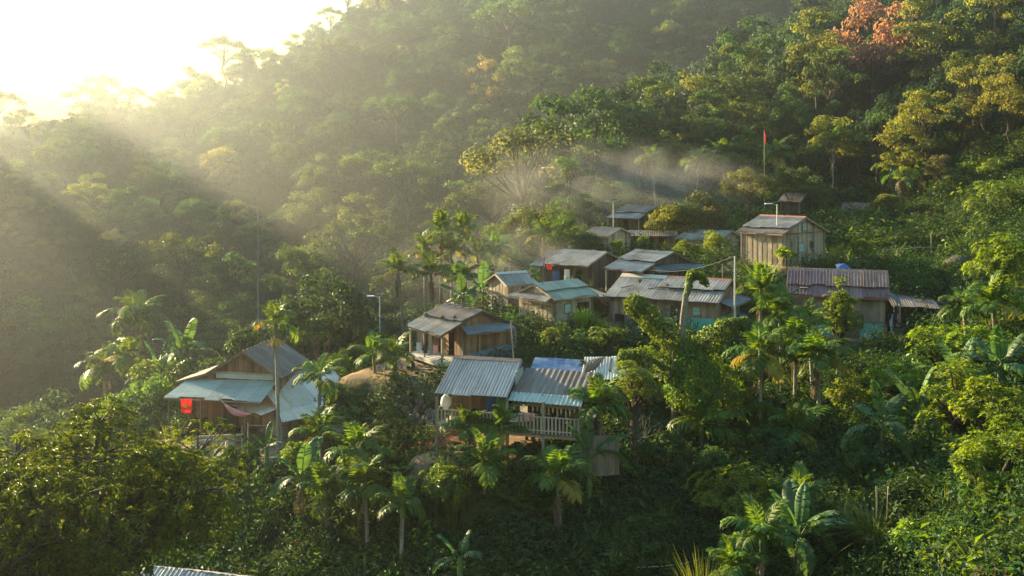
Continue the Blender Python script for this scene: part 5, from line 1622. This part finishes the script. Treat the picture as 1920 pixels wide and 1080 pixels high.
fp += [proto('beam_blocker_source', joined('beam_blocker_mix', t, c)) for t, c in [make_tree('beam_blocker', 170 + i, 45, 4.7, .80, 30, 1.1, 190, lob=2.2, tr=.5) for i in range(2)]]
BEAM_SEED, BEAM_N, BEAM_SLOPES = 33, 150, (.64, .80)
P, S = [], []
for (x, y, z, rz, s, kind) in MASS:
    P.append((x, y, z - .3)); S.append(s * (KH[kind][0] / 20) * (1 if kind != 'umbrella_tree' else .8))
for (x, y) in scatter(3600, (-700, 2500), (230, 620), lambda y: 6.2, lambda px, x, y: True, 60000):
    P.append((x, y, float(zt(x, y)) - 1)); S.append(random.uniform(.55, .95))
for (x, y) in scatter(900, (-900, 2500), (66, 235), lambda y: 5.0, lambda px, x, y: (px < 640 or (px < 900 and y > 108) or px > 2000 or y > 150), 30000):
    P.append((x, y, float(zt(x, y)) - .6)); S.append(random.uniform(.3, .5) * (1 if y < 150 else 1.3))
IDX = list(RNG.integers(0, 4, len(P)))
fr = random.Random(BEAM_SEED)
VX, VY = CX + F * math.tan(SUN_AZ), HY - F * math.tan(SUN_EL) / math.cos(SUN_AZ)
for c in range(BEAM_N):      # tall emergent trees added out of view, aligned with the sun to shape beams
    px = fr.uniform(-330, -100); y = fr.uniform(170, 440)
    sl = BEAM_SLOPES[c % len(BEAM_SLOPES)] + fr.gauss(0, .0035)
    x = XP(px, y); zc = -(VY + (px - VX) * sl - HY) / F * y
    zc = min(zc, 0.28 * math.hypot(x, y - 60) - 14)
    g = float(zt(x, y)); H = min(70, max(24, zc - g + 5))
    P.append((x, y, g - 1)); S.append(H / 45); IDX.append(4 + c % 2)
P = np.array(P); k = len(P)
R = np.zeros((k, 3)); R[:, 2] = RNG.random(k) * 6.28
scatter_mass('forest', P, R, S, IDX, fp, 'dense hazy forest over the far hillside and valley, plus unseen trees added for sunbeams')

# ------------------------------------------------------------------ palms, bananas, shrubs near the houses
PG = 'areca palms among the houses'
palm(522, 605, 52, 'tall slim palm rising in front of the teal-awning house with a bright wind-blown crown', PG, 1.55, 8, 1, 1, True)
palm(597, 705, 53, 'dark drooping palm silhouetted against the pale skirted roof', PG, 1.75, 9, 1, 0, False, 1)
palm(603, 815, 49, 'bushy bright yellow-green palm below the cream-skirted house', PG, 1.6, 14, 4, 2)
palm(741, 660, 55.5, 'palm with a ringed trunk in the yard between the two front houses', PG, 1.35, 12, 1, 2, False, 1)
palm(702, 722, 56.5, 'short dark palm left of the ringed-trunk palm', PG, 1.4, 9)
palm(672, 845, 44, 'shaded feathery palm in the lower middle left of the dark round tree', PG, 1.75, 11, 1, 1)
palm(612, 920, 43, 'shaded palm with a hanging dry frond in the lower left centre', PG, 1.7, 10, 0, 2)
palm(690, 905, 42, 'dark palm with a thick ringed trunk in the lower left centre', PG, 1.7, 10, 0, 1)
palm(880, 800, 43.5, 'short sunlit palm in front of the veranda railing, left of its pair', PG, 1.4, 10, 0, 1)
palm(940, 800, 43, 'short sunlit palm in front of the veranda railing, right of its pair', PG, 1.4, 10, 1, 1)
palm(908, 905, 41.5, 'low dark palm in the slope under the veranda palms', PG, 1.7, 9, 1, 1)
palm(1050, 895, 40, 'shaded palm with long yellowing fronds in the bottom centre', PG, 1.8, 12, 2, 1)
palm(1126, 755, 43, 'sunlit palm with a slim pale trunk right of the stilt house', PG, 1.7, 12, 1, 2)
palm(1425, 545, 53, 'palm with a sunlit crown, first of the group left of the purplish red roof', PG, 1.6, 10, 0, 2)
palm(1466, 585, 52, 'dark-crowned palm at the left end of the purplish red roof', PG, 1.7, 11, 0, 1)
palm(1523, 600, 52.5, 'short bright palm in front of the teal-painted wall', PG, 1.25, 9, 0, 1)
palm(1425, 660, 49, 'palm with broad drooping golden fronds below the group left of the purplish red roof', PG, 1.9, 13, 2, 2, False, 1)
palm(1535, 665, 48, 'tall palm with golden hanging fronds and a long pale trunk', PG, 1.85, 14, 2, 2, False, 1)
palm(1490, 640, 50.5, 'full palm between the two golden-fronded palms', PG, 1.7, 12, 1, 1)
palm(1490, 810, 46, 'small dark palm in the shaded gully on the right', PG, 1.75, 10, 1, 0, False, 1)
palm(1316, 800, 46.5, 'dark palm with an upright bright spear in the shaded gully', PG, 1.9, 9)
palm(1395, 820, 49, 'dim bluish palm deep in the shaded gully', PG, 1.8, 9)
palm(1866, 572, 51, 'full palm at the right edge with yellow lower leaves', PG, 1.9, 12, 2, 1)
palm(1812, 575, 53, 'narrow upright palm next to the full palm at the right edge', PG, 1.7, 9)
palm(1425, 1000, 34, 'low feathery palm at the bottom edge left of the big banana plant', PG, 1.5, 10)
palm(1365, 1060, 33, 'low palm cut by the bottom edge of the picture', PG, 1.4, 9)
palm(1500, 930, 38, 'bright narrow-leaved palm behind the big banana plant', PG, 1.5, 9)
palm(752, 940, 40, 'dim palm sapling in the shaded slope at the bottom', PG, 1.3, 8)
PG2 = 'hazy palms at the valley edge'
palm(256, 590, 88, 'hazy drooping palm standing tallest of the palms at the left valley edge', PG2, 3.0, 14, 0, 2, False, 1)
palm(196, 690, 84, 'hazy palm left of the banana clump at the valley edge', PG2, 2.8, 12, 0, 1, False, 1)
palm(243, 668, 83, 'hazy palm with an orange dry frond at the valley edge', PG2, 2.4, 10, 2, 2, False, 1)
PG3 = 'back row of areca palms under the hill'
for px, py, Y, l, fr in ((1230, 300, 112, 'first palm from the left in the back row, in thin smoke', 0), (1306, 300, 113, 'second palm from the left in the back row, with a yellow frond sheath', 0), (1358, 290, 114, 'third palm of the back row with a broad bright crown', 0),
                     (1398, 262, 122, 'dark palm behind the back row near the red flag', 0), (1458, 290, 113, 'palm with a round yellow fruit bunch right of the red flag pole', 1), (1562, 265, 116, 'tall palm with a fruit bunch above the little dark red-roofed hut', 1),
                     (1676, 310, 108, 'palm with straw-coloured dead leaves above the terraced field', 0), (1728, 320, 104, 'small palm right of the straw-leaved palm', 0), (1740, 245, 118, 'bushy palm beside the yellow creeper trees', 0), (1845, 138, 124, 'tallest lone palm against the dark upper right slope', 1), (1895, 205, 112, 'umbrella-like palm at the right edge of the slope', 0)):
    palm(px, py, Y, l, PG3, 1.9 + .004 * Y, 10, 1 if fr else 0, 2, bool(fr))
PG4 = 'sunlit palm grove left of the village'
for px, py, Y, l in ((826, 432, 86, 'tallest palm of the sunlit grove left of the village'), (873, 428, 88, 'second tall palm of the sunlit grove, right of the tallest'), (797, 475, 85, 'yellowing palm at the left side of the sunlit grove'), (848, 470, 84, 'golden palm in the middle of the sunlit grove'),
                 (892, 480, 87, 'soft hazy palm at the right side of the sunlit grove'), (760, 505, 84, 'low palm at the outer left of the sunlit grove'), (870, 520, 80, 'low golden palm under the sunlit grove'), (930, 470, 90, 'faint palm beside the drifting smoke'), (1021, 440, 86, 'single upright palm left of the smoky huts'), (815, 510, 82, 'drooping palm in front of the grove trunks')):
    palm(px, py, Y, l, PG4, 2.0, 11, 3 if 'gold' in l or 'yellow' in l else 1, 2)

banana(1500, 1005, 35, 'big banana plant with broad shiny leaves at the bottom right', R=2.1, n=9, open_=.4)
banana(1655, 800, 42, 'banana plant with one tall upright leaf on the right slope', R=2.0, n=7, open_=.6, dead=3)
banana(1720, 770, 43, 'banana plant just right of the one with the upright leaf', R=2.2, n=7, open_=.5, dead=3)
banana(1875, 690, 43, 'large sunlit banana plant at the right edge', R=2.1, n=9, open_=.4, dead=3)
banana(1800, 720, 45, 'banana plant half hidden in bright bushes on the right', R=2.2, n=7, open_=.3)
banana(862, 1045, 37, 'small banana sapling alone in the dark bottom centre', R=1.3, n=5, dead=0)
banana(565, 900, 44.5, 'banana plant with a torn pale leaf left of the shaded palms', R=2.2, n=7, open_=.6)
banana(1105, 858, 41.5, 'low banana plant at the foot of the grey plank fence', R=2.0, n=7, open_=.7, dead=0)
banana(500, 838, 48.8, 'young banana plant at the yard edge below the cream-skirted house', R=1.2, n=5, open_=.3, dead=0)
banana(345, 668, 74, 'hazy banana clump left of the teal-awning house', R=3.4, n=9, open_=.2)
banana(305, 715, 72, 'lower hazy banana plant beside the banana clump', R=3.2, n=8, open_=.7)
banana(905, 550, 72, 'pale-leaved banana plant behind the brown porch house', R=2.4, n=7, open_=.4)
banana(868, 560, 72, 'second pale banana plant behind the brown porch house', R=2.2, n=7, open_=.4)
banana(1690, 330, 100, 'tattered straw-coloured banana plant above the terraced field', R=2.6, n=7, open_=.3, dead=4)

def rtree(px, py, Y, crpx, hzpx, ntw, L, mat, label, name='leafy_shrub', cat='shrub', group=None, seed=0, k=9, color=None, **kw):
    g = G(px, Y); zc = W(px, py, Y).z
    H = zc - g.z
    hz = hzpx * Y / F; H = max(H, hz * .7)
    tm, cm = rosette_tree(name, 300 + seed, crpx * Y / F, hz, H, ntw, L, mat, k=k, **kw)
    t = empty(name, g, 0, label, cat, group)
    put('trunk', tm, t); put('crown', cm, t)
    return t
rtree(145, 985, 27.5, 310, 222, 3600, .20, M_MANGO, 'huge glossy-leaved tree filling the bottom left corner', 'mango_tree', 'tree', None, 1, 10, nlobe=60, lob=1.45, nlimb=44, tr=.36, asp=.27, lift=.02, droop=.5)
SG = 'leafy shrubs on the right slope'
rtree(1885, 505, 56, 72, 62, 420, .30, M_SHRUB, 'bright yellow-green tree glowing at the right edge above the palms', 'leafy_tree', 'tree', None, 2)
rtree(1690, 715, 47, 68, 42, 210, .26, M_SHRUB, 'open shrub with star-shaped leaf tufts below the dark lean-to shed', group=SG, seed=3, shell=.2)
rtree(1762, 650, 48.5, 62, 40, 210, .26, M_SHRUB, 'taller open shrub with leaf tufts right of the dark yard', group=SG, seed=4, shell=.2)
rtree(1835, 650, 47, 60, 45, 220, .26, M_SHRUB, 'shrub between the leaf-tufted shrub and the edge banana plant', group=SG, seed=5)
rtree(1800, 790, 41, 100, 90, 560, .25, M_SHRUB, 'large sunlit bush right of the banana plants', group=SG, seed=6)
rtree(1880, 830, 38, 80, 80, 400, .24, M_SHRUB, 'bush pressed against the right edge below the edge banana plant', group=SG, seed=7)
rtree(1868, 985, 33, 100, 110, 640, .20, M_SHRUB, 'dense bright bush in the bottom right corner', group=SG, seed=8)
rtree(1395, 935, 39.5, 105, 52, 300, .25, M_SHRUB, 'wide shrub with light green leaf tufts over the bottom ravine', group=SG, seed=9, shell=.2)
rtree(1540, 980, 37, 45, 40, 130, .2, M_DARK, 'dark shrub behind the tall grass clump', group=SG, seed=10)
rtree(1190, 735, 45, 52, 66, 520, .17, M_SHRUB, 'upright yellow-green tree between the slim palm and the vine-covered tree', 'leafy_tree', 'tree', None, 11, lob=.5, nlobe=30)
rtree(1576, 608, 58.5, 29, 88, 620, .20, M_SHRUB, 'narrow column-shaped tree in front of the purplish red-roofed house', 'columnar_tree', 'tree', None, 13, nlobe=34, lob=.62, asp=.4)
rtree(735, 835, 45.5, 62, 66, 560, .16, M_DARK, 'dark round tree between the bushy palm and the soil bed', 'leafy_tree', 'tree', None, 14, lob=.6, nlobe=34)
BG = 'shrubs between the terraces'
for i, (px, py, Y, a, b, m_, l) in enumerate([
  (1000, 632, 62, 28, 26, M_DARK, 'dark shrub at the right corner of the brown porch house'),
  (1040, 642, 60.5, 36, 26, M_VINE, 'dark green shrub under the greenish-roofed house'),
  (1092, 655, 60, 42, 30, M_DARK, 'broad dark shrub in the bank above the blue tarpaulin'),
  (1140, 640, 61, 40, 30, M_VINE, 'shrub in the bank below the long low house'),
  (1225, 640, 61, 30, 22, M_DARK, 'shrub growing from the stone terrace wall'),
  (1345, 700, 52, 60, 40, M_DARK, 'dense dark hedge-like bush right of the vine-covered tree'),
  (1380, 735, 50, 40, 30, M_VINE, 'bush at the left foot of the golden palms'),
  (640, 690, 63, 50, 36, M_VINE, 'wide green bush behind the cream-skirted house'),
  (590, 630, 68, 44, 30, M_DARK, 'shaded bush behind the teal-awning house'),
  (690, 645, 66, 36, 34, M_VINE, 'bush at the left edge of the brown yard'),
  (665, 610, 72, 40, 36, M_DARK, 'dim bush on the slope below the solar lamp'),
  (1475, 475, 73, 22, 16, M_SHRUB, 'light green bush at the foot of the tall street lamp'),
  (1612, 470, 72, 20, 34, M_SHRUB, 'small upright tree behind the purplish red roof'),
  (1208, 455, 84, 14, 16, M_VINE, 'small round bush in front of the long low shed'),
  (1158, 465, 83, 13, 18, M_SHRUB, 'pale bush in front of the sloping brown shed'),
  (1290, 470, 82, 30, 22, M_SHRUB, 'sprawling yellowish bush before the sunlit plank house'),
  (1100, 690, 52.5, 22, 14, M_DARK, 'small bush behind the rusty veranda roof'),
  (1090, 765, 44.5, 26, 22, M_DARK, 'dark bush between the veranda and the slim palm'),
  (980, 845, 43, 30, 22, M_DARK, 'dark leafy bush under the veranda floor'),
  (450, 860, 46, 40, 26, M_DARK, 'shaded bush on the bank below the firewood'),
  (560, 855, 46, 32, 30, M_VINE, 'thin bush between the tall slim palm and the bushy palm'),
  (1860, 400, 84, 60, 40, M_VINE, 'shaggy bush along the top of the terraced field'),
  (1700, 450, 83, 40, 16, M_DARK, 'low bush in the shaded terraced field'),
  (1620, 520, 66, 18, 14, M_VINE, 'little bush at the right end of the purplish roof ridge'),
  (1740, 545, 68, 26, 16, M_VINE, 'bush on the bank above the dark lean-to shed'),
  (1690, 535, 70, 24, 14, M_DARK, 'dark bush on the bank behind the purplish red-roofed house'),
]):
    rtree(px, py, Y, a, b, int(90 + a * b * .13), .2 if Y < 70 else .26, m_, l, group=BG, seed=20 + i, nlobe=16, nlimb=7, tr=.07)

GG = 'shrubs in the shaded gully'
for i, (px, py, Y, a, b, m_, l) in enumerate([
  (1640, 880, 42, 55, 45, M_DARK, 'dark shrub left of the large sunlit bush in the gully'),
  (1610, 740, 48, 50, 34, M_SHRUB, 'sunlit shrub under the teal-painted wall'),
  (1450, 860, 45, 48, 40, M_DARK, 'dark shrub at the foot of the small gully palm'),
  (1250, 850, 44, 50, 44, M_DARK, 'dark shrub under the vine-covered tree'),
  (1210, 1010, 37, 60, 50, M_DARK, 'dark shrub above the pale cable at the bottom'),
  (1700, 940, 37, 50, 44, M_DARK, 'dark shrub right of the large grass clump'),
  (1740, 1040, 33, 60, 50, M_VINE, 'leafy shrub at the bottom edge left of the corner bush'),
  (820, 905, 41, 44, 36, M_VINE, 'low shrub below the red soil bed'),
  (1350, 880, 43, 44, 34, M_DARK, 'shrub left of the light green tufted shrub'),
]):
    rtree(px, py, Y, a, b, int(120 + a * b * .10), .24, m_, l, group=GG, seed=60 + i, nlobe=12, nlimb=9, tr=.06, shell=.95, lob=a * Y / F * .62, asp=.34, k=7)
# big tree smothered in creeper
def vine_tree():
    rng = np.random.default_rng(77)
    Y = 48.0
    g = G(1275, Y)
    t = empty('vine_covered_tree', g, 0, 'broken tree smothered in green creeper with two raised limbs, in the middle of the picture', 'tree')
    L = lambda px, py, dy=0: np.array(W(px, py, Y + dy) - g)
    def vine(name, path, rad, n, hang=.4):
        path = np.array(path); k = len(path)
        s = rng.random(n) * (k - 1); i = s.astype(int).clip(0, k - 2); f = (s - i)[:, None]
        c = path[i] * (1 - f) + path[i + 1] * f
        T = unit(path[i + 1] - path[i])
        d = rand_dirs(n, rng); d = unit(d - (d * T).sum(1, keepdims=True) * T * .8); d[:, 2] += .15; d = unit(d)
        lump = 1 + .25 * np.sin(c[:, 0] * 5 + 1) * np.sin(c[:, 2] * 4) + .1 * np.sin(c[:, 0] * 13)
        r = (np.interp(s, np.arange(k), rad) * lump * (.55 + .5 * rng.random(n) ** .5))[:, None]
        P = c + d * r
        N_ = unit(d + rng.normal(size=(n, 3)) * .45 + np.array([0, 0, .25]))
        D = unit(np.cross(N_, rng.normal(size=(n, 3))) * .7 + np.array([0, 0, -hang]))
        l = .15 * (.7 + .6 * rng.random(n))
        V, T3 = leaves(P, D, N_, l, l * .72, .2)
        return put(name, np_mesh(name, V, [T3], M_VINE, {'tint': np.repeat(np.clip(.45 + .22 * rng.normal(size=n), 0, 1), 4)}), t)
    def limb(name, path, rad): 
        mb = MB(); mb.tube(path, rad, 8); return put(name, mb.mesh(name, M_BARK, True), t)
    tr_ = [L(1270, 900), L(1268, 800), L(1272, 720), L(1288, 655)]
    limb('trunk', tr_, [.38, .32, .28, .24])
    l1 = [L(1288, 672), L(1262, 640, -.3), L(1228, 606, -.5), L(1198, 578, -.7), L(1180, 562, -.8)]
    l2 = [L(1296, 672), L(1328, 640, -.4), L(1360, 616, -.6), L(1385, 606, -.8), L(1397, 606, -.8)]
    l3 = [L(1272, 705, -.3), L(1240, 684, -.7), L(1205, 668, -1), L(1178, 668, -1.1), L(1163, 680, -1.2)]
    for l_, r_ in ((l1, .2), (l2, .18), (l3, .15)): limb('limb', l_, np.linspace(r_, r_ * .5, 5))
    vine('limb_creeper', l1, [.75, .72, .62, .52, .38], 3000)
    vine('limb_creeper', l2, [.7, .58, .5, .42, .25], 2500)
    vine('limb_creeper', l3, [.6, .55, .5, .42, .28], 2000)
    vine('trunk_creeper', [L(1280, 645), L(1290, 690, -.4), L(1300, 735, -.6), L(1310, 770, -.6)], [.8, 1.25, 1.25, .8], 6500, .6)
    vine('trunk_creeper', [L(1330, 680, .2), L(1355, 720, .3), L(1365, 760, .3)], [.6, .85, .8], 2400, .7)
    stub = [L(1279, 640, -.4), L(1281, 595, -.5), L(1286, 555, -.5), L(1295, 520, -.5), L(1301, 510, -.5)]
    mb = MB(); mb.tube(stub, [.17, .16, .15, .14, .09], 8); put('broken_stem', mb.mesh('broken_stem', M_PBARK, True), t)
    vine('stem_creeper', stub[2:], [.14, .24, .2], 420)
    vine('stem_creeper', [L(1293, 514, -.5), L(1312, 515, -.6), L(1326, 532, -.7)], [.22, .24, .12], 420, .9)
    for a, b in (((1262, 670), (1245, 640)), ((1255, 705), (1262, 660)), ((1335, 760), (1350, 720))):
        limb('dead_branch', [L(*a, -1.3), L((a[0] + b[0]) / 2 + 3, (a[1] + b[1]) / 2, -1.4), L(*b, -1.5)], [.04, .035, .02])
vine_tree()

def hedge(a, b, r, label, n=2600):
    rng = np.random.default_rng(31)
    a, b = Vector(a), Vector(b); t = empty('hedge', a, 0, label, 'hedge'); d = np.array(b - a)
    k = 26
    cents = [d * (i + .5) / k + rng.normal(size=3) * .12 + np.array([0, 0, r * .5]) for i in range(k)]
    V, T, tint = lobes_leaves(cents, [r * (.8 + .4 * rng.random()) for _ in cents], [n // k] * k, .2, rng, .8)
    put('foliage', np_mesh('hedge_foliage', V, [T], M_SHRUB, {'tint': tint}), t)
hedge(G(1630, 84), G(1775, 83), .75, 'clipped sunlit hedge along the upper edge of the terraced field')
hedge(G(1632, 72, -.2), G(1790, 71, -.2), .35, 'low grassy edge in front of the lower terrace', 2200)
# tall grass clumps and reeds
def grass_clump(px, py_top, Y, label, n=150, spread=.9, wd=.035, mat=None, plumes=0, group='tall grass clumps', seed=0, lean=1.0):
    rng = np.random.default_rng(600 + seed)
    g = G(px, Y); H = W(px, py_top, Y).z - g.z
    t = empty('grass_clump', g, 0, label, 'grass clump', group)
    V, T, tint = [], [], []
    for i in range(n):
        a = rng.random() * 6.28; q = rng.random()
        b = np.array([math.cos(a), math.sin(a), 0]) * spread * .35 * q
        out = np.array([math.cos(a + rng.normal() * .3), math.sin(a + rng.normal() * .3), 0])
        h = H * (.7 + .4 * rng.random()); o = spread * (.3 + .9 * rng.random()) * lean
        side = np.cross(out, [0, 0, 1]) * wd
        n0 = len(V)
        for j, s in enumerate((0, .35, .7, 1)):
            p = b + out * o * s ** 2 + np.array([0, 0, h * (s - .38 * o / max(h, .3) * s ** 3)])
            w_ = 1 - .95 * s ** 2
            V += [p - side * w_, p + side * w_]
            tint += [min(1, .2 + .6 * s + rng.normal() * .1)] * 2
        for j in range(3): T.append((n0 + 2 * j, n0 + 2 * j + 1, n0 + 2 * j + 3, n0 + 2 * j + 2))
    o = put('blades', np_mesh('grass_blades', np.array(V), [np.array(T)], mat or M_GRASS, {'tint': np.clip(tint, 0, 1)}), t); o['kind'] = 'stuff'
    for i in range(plumes):
        mb = MB(); x = rng.normal() * .3
        mb.tube([(x, 0, 0), (x * 1.2, .05, H * 1.0), (x * 1.3, .08, H * 1.22)], [.012, .012, .03], 4)
        put('plume', mb.mesh('plume', M_CORN), t)
grass_clump(1640, 935, 36, 'large arching clump of tall grass with brown plumes at the bottom right', 420, 2.0, .03, None, 3, seed=1)
grass_clump(1570, 960, 37.5, 'upright grass clump behind the big banana plant', 220, 1.0, .028, None, 1, seed=2)
grass_clump(1320, 1040, 33, 'spiky grass clump at the bottom edge beside the low palm', 160, 1.0, .03, seed=3)
grass_clump(1095, 572, 63.5, 'bright broad-leaved clump in front of the greenish-roofed house', 130, 1.1, .07, M_SHRUB, seed=4)
grass_clump(1125, 592, 63, 'smaller leafy clump right of the bright broad-leaved clump', 80, .8, .06, M_SHRUB, seed=5)
grass_clump(1432, 482, 70, 'bright cane clump left of the tall street lamp', 120, 1.2, .07, M_SHRUB, seed=6)
grass_clump(1552, 465, 73, 'arching cane clump behind the purplish red roof', 150, 1.5, .06, M_GRASS, seed=7)
grass_clump(850, 900, 41, 'dim spiky clump in the shaded slope left of the bottom centre', 90, .8, .04, M_PALM, seed=8)
grass_clump(975, 905, 41, 'dim reedy clump in the shaded slope beside the bottom centre palm', 90, .8, .04, M_PALM, seed=9)

# leafless pale tree in the ravine
def bare_tree(px, py_top, Y, label):
    rng = np.random.default_rng(88)
    g = G(px, Y); H = W(px, py_top, Y).z - g.z
    t = empty('bare_tree', g, 0, label, 'tree')
    parts = []
    def grow(p, d, l, r, dep):
        q = p + d * l
        parts.append(tube(limb_path(p, q, rng, 4, .05), np.linspace(r, r * .62, 4), 5))
        if dep == 0: return
        for _ in range(3 if dep > 1 else 2):
            nd = unit(d + rng.normal(size=3) * .55 + np.array([0, 0, .1])); grow(q, nd, l * (.6 + .2 * rng.random()), r * .55, dep - 1)
    grow(np.array([0, 0, -.5]), unit(np.array([.15, 0, 1.])), H * .42, .12, 4)
    put('branches', cat_mesh('bare_branches', parts, M_PBARK, True), t)
bare_tree(1185, 760, 43.5, 'leafless pale-barked tree in the shade right of the slim palm')

# ------------------------------------------------------------------ undergrowth
def free(x, y):
    for k, (hx, hy, z, a, L_, W_, h, r) in HS.items():
        c, s = math.cos(a), math.sin(a)
        lx = (x - hx) * c + (y - hy) * s; ly = -(x - hx) * s + (y - hy) * c
        if abs(lx) < L_ / 2 + .9 and abs(ly) < W_ / 2 + .9: return False
    for yi, (px, Y, z, a, b, ang, fo) in enumerate(YARDS[:5]):
        c, s = math.cos(ang), math.sin(ang); X0 = XP(px, Y)
        lx = (x - X0) * c + (y - Y) * s; ly = -(x - X0) * s + (y - Y) * c
        if abs(lx) < a + .3 and abs(ly) < b + .3: return random.random() < (.2 if yi == 1 else .12 if yi == 2 else .02)
    q = CX + F * x / y
    if (735 < q < 860 and 49 < y < 56) or (365 < q < 520 and 48.8 < y < 52.5) or (1585 < q < 1700 and 55 < y < 63): return random.random() < .3
    return True
def clump(name, seed, n, R, Hh, L, mat, asp=.4):
    rng = np.random.default_rng(seed)
    d = rand_dirs(n, rng); d[:, 2] = np.abs(d[:, 2])
    P = d * (np.array([R, R, Hh]) * (.45 + .6 * rng.random((n, 1))))
    lump = 1 + .3 * np.sin(d[:, :1] * 5 + seed) * np.cos(d[:, 1:2] * 4)
    P = P * lump
    N_ = unit(d + rng.normal(size=(n, 3)) * .5 + np.array([0, 0, .4]))
    D = unit(np.cross(N_, rng.normal(size=(n, 3))) + d * .5)
    l = L * (.6 + .8 * rng.random(n))
    V, T = leaves(P, D, N_, l, l * asp, .3)
    return np_mesh(name, V, [T], mat, {'tint': np.repeat(np.clip(.4 + .25 * rng.normal(size=n), 0, 1), 4)})
def fern(name, seed, n=14, mat=None):
    rng = np.random.default_rng(seed); V, T, tt = [], [], []; k = 0
    for i in range(n):
        a = i * 2.4; el = .5 + .5 * rng.random(); t = np.linspace(.15, 1, 9)
        r = .9 * (.7 + .5 * rng.random())
        x = np.sin(t * 1.5) * r * math.cos(el) ; z = (t * math.sin(el) - .45 * t ** 2) * r
        P = np.stack([x * math.cos(a), x * math.sin(a), z], 1)
        out = np.array([math.cos(a), math.sin(a), .1]); sd = np.array([-math.sin(a), math.cos(a), 0])
        for s in (-1, 1):
            D = out * .5 + sd * s + np.array([0, 0, -.2])
            v, f = leaves(P, np.repeat(D[None], 9, 0), np.tile([0, 0, 1.0], (9, 1)), .30 * (1.1 - t), .06 * np.ones(9), .3)
            V.append(v); T.append(f + k); k += len(v); tt.append(np.full(len(v), .3 + .4 * rng.random()))
    return np_mesh(name, np.concatenate(V), [np.concatenate(T)], mat or M_DARK, {'tint': np.concatenate(tt)})
def tuft(name, seed, mat, n=60):
    rng = np.random.default_rng(seed)
    a = rng.random(n) * 6.28; out = np.stack([np.cos(a), np.sin(a), np.zeros(n)], 1)
    P = out * .18 * rng.random((n, 1))
    D = unit(out * (.25 + .6 * rng.random((n, 1))) + np.array([0, 0, 1.0]))
    N_ = unit(np.cross(D, np.cross(out, [0, 0, 1.0])))
    V, T = leaves(P, D, N_, .5 + .45 * rng.random(n), .035, -.25, 'bend')
    return np_mesh(name, V, [T], mat, {'tint': np.repeat(rng.random(n), 4)})
UP = [clump('weed_a', 1, 300, .8, .75, .17, M_DARK), clump('weed_b', 2, 340, .95, .9, .14, M_DARK, .5), clump('weed_c', 3, 220, .75, .65, .22, M_VINE, .45),
      fern('fern_a', 4), fern('fern_b', 5, 11, M_VINE), tuft('tuft_a', 6, M_GRASS), clump('weed_d', 7, 200, .7, .6, .18, M_SHRUB, .4), clump('dry_weed', 8, 110, .7, .5, .2, M_DRY, .3)]
upo = [proto('undergrowth_source', m) for m in UP]
P, S, I = [], [], []
random.seed(11)
for _ in range(15000):
    px = random.uniform(-120, 2040); Y = math.exp(random.uniform(math.log(26), math.log(120)))
    x = XP(px, Y)
    if not free(x, Y): continue
    z = float(zt(x, Y))
    row = HY - F * z / Y
    if row < 380 and px < 900: continue
    I.append(random.choices(range(8), (4, 4, 1.6, 4, 3, 3.5, .6, .6))[0])
    S.append(random.choice((random.uniform(.5, 1.0), random.uniform(.8, 1.7))) * (1 if Y < 60 else 1 + (Y - 60) / 80))
    P.append((x, Y, z - .12))
R = np.zeros((len(P), 3)); R[:, 2] = RNG.random(len(P)) * 6.28; R[:, :2] = RNG.normal(size=(len(P), 2)) * .15
scatter_mass('undergrowth', P, R, S, I, upo, 'dark tangled weeds, ferns and grass covering the slopes')
# shrub layer on the hill slopes
P, S, I = [], [], []
for _ in range(6000):
    px = random.uniform(900, 2150); Y = random.uniform(88, 250); x = XP(px, Y)
    P.append((x, Y, float(zt(x, Y)) - .3)); S.append(random.uniform(1.6, 3.4) if Y > 122 else random.uniform(.8, 1.6)); I.append(random.choices(range(8), (4, 4, 3, .6, .6, .5, 2, .8))[0])
for _ in range(1500):
    px = random.uniform(-200, 980); Y = random.uniform(62, 150); x = XP(px, Y)
    if not free(x, Y): continue
    P.append((x, Y, float(zt(x, Y)) - .2)); S.append(random.uniform(1.3, 2.6)); I.append(random.choices(range(8), (4, 4, 3, 1, 1, .5, 1, .3))[0])
R = np.zeros((len(P), 3)); R[:, 2] = RNG.random(len(P)) * 6.28; R[:, :2] = RNG.normal(size=(len(P), 2)) * .2
scatter_mass('hillside_scrub', P, R, S, I, upo, 'shrub layer under the trees of the nearer hill')
# dry grass litter on the yards
P, S, I = [], [], []
for (px, Y, z, a, b, ang, fo) in YARDS[:3]:
    for _ in range(150):
        u, v = random.uniform(-1, 1), random.uniform(-1, 1)
        c, s = math.cos(ang), math.sin(ang)
        x = XP(px, Y) + c * u * (a + 1.5) - s * v * (b + 1.5); y = Y + s * u * (a + 1.5) + c * v * (b + 1.5)
        if abs(u) < .75 and abs(v) < .75 and random.random() < .6: continue
        P.append((x, y, float(zt(x, y)) - .05)); S.append(random.uniform(.2, .45)); I.append(random.choice((5, 7, 7)))
R = np.zeros((len(P), 3)); R[:, 2] = RNG.random(len(P)) * 6.28
scatter_mass('yard_grass', P, R, S, I, upo, 'dry grass and litter round the earth yards')
